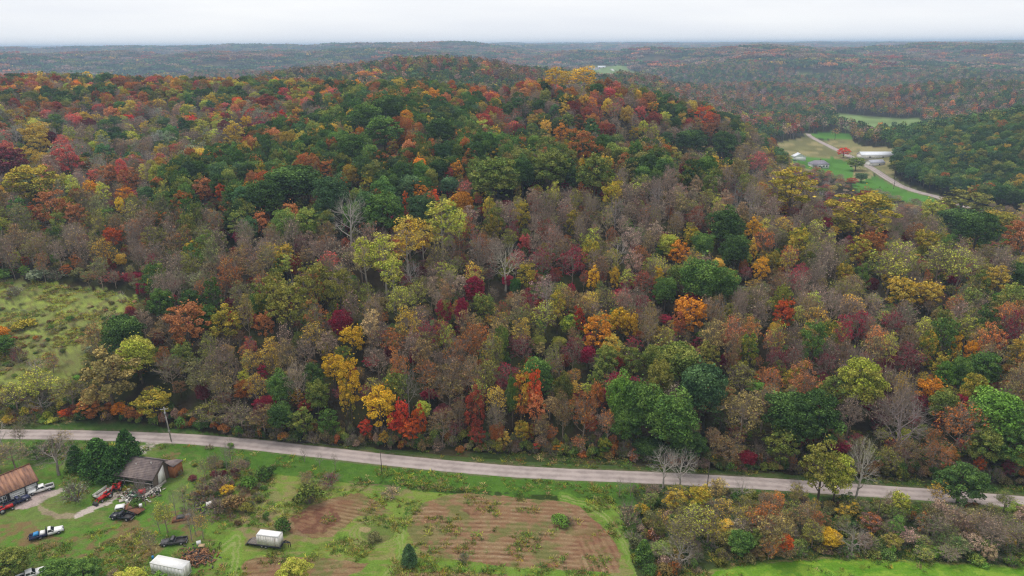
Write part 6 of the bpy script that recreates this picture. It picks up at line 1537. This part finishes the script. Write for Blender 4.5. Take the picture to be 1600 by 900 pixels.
single += cand[:300 - n_open_trees]
ids = {id(t) for t in single}
for t in single:
    shr = t['kind'] in ('bush', 'brush')
    grp = 'shrubs standing in the open' if shr else ('trees standing in the open' if t['src'] == 'open' else 'trees of the wooded hillside')
    make_tree(t, 'shrub' if shr else 'tree', grp)
rest = [t for t in trees if id(t) not in ids]
KEYS = ['dense', 'loose', 'airy', 'twiggy', 'bare', 'poplar', 'conifer', 'bush', 'brush']
scatter('forest', rest, KEYS, 'autumn forest covering the hills')
scatter('undergrowth', bushes, ['bush', 'brush'], 'tangled undergrowth of bushes and weeds')

# far woods
far = []
X, Y, D = grid_pts(900, 2500, 11.0, 91); Z = height(X, Y); px, py, f = project(np.stack([X, Y, Z + 14], 1))
NS = fbm(X / 170, Y / 110, 313, 3)
for i in range(len(X)):
    z = zone(px[i], py[i], D[i]); kind, col = pick_stand(z, r_, NS[i])
    far.append(dict(x=X[i], y=Y[i], z=float(Z[i]), R=r_.uniform(4.6, 7.2), H=r_.uniform(15, 22), kind='lodairy' if kind in ('airy', 'twiggy', 'bare') else 'lod', col=col))
scatter('far_forest', far, ['lod', 'lodairy'], 'distant autumn forest')
pt = []
for d0, d1, sp, sc_ in ((2500, 4500, 40, 1.0), (4500, 9000, 66, 1.6), (9000, 15000, 120, 2.6)):
    X, Y, D = grid_pts(d0, d1, sp, d0); Z = height(X, Y); NS = fbm(X / 300, Y / 220, 313, 3)
    for i in range(len(X)):
        kind, col = pick_stand('far', r_, NS[i])
        pt.append(dict(x=X[i], y=Y[i], z=float(Z[i]) - 4, R=26 * sc_, H=16 * min(sc_, 1.5), kind='patch', col=col))
scatter('horizon_forest', pt, ['patch'], 'woodland on the far hills')

# grass tufts and weeds on the open ground
tf = []
px = r_.uniform(-30, 1630, 17000); py = r_.uniform(690, 910, 17000)
dd = pdir(px, py); tt = -CAM_H / dd[:, 2]; X, Y = dd[:, 0] * tt, dd[:, 1] * tt; Z = height(X, Y)
inpl = inpoly(px, py, PLOW) | inpoly(px, py, PATCH)
ok = (dpoly(X, Y, road_l) > 3.6) & (fbm(X / 5, Y / 5, 19, 3) > np.where(inpl, .60, .48)) & ~inpoly(px, py, YD_CLEAR) & ~(inpoly(px, py, FIELD_BR) & (r_.random(17000) < .7))
for x, y, z in zip(X[ok], Y[ok], Z[ok]):
    tf.append(dict(x=x, y=y, z=z + .08, R=r_.uniform(.3, .85), H=r_.uniform(.2, .55), kind='tuft', col=r_.choice(['green', 'olivegreen', 'brightgreen', 'olive', 'tan', 'ylgreen'])))
wc = np.array(W_CLEAR); X = r_.uniform(wc[:, 0].min(), wc[:, 0].max(), 9000); Y = r_.uniform(wc[:, 1].min(), wc[:, 1].max(), 9000)
ok = inpoly(X, Y, W_CLEAR) & (fbm(X / 8, Y / 8, 21, 3) > .46); Z = height(X, Y)
for x, y, z in zip(X[ok], Y[ok], Z[ok]):
    s_ = r_.uniform(.5, 1.2)
    tf.append(dict(x=x, y=y, z=z + .05, R=s_, H=s_ * r_.uniform(.3, .7), kind='tuft', col=r_.choice(['ylgreen', 'ylgreen', 'olive', 'brightgreen', 'tan', 'ylgreen', 'tan', 'brown'])))
print('tufts', len(tf))
BARKS['tuft'] = (.1, .1, .1)
scatter('grass_tufts', tf, ['tuft'], 'tufts of grass and dry weeds')

# ------------------------------------------------------------------ haze
hm, hn, hl, hout = new_mat('haze')
pv = hn.new('ShaderNodeVolumePrincipled'); pv.inputs['Color'].default_value = (.58, .77, 1.0, 1)
pv.inputs['Density'].default_value = HAZE_D; pv.inputs['Anisotropy'].default_value = 0.0
hl.new(pv.outputs[0], hout.inputs['Volume'])
zlo = float(GZ.min()) - 1.0; zhi = max(float(GZ.max()) + 27, CAM_H + 6)
w_ = 16500.0
hv = np.array([[x, y, z] for z in (zlo, zhi) for x, y in ((-w_, -w_), (w_, -w_), (w_, w_), (-w_, w_))])
hf = np.array([[0, 3, 2, 1], [4, 5, 6, 7], [0, 1, 5, 4], [1, 2, 6, 5], [2, 3, 7, 6], [3, 0, 4, 7]])
tag(link('haze', mk_mesh('haze', hv, [hf], [hm])), kind='stuff')
print('objects', len(bpy.data.objects), 'haze top', zhi)
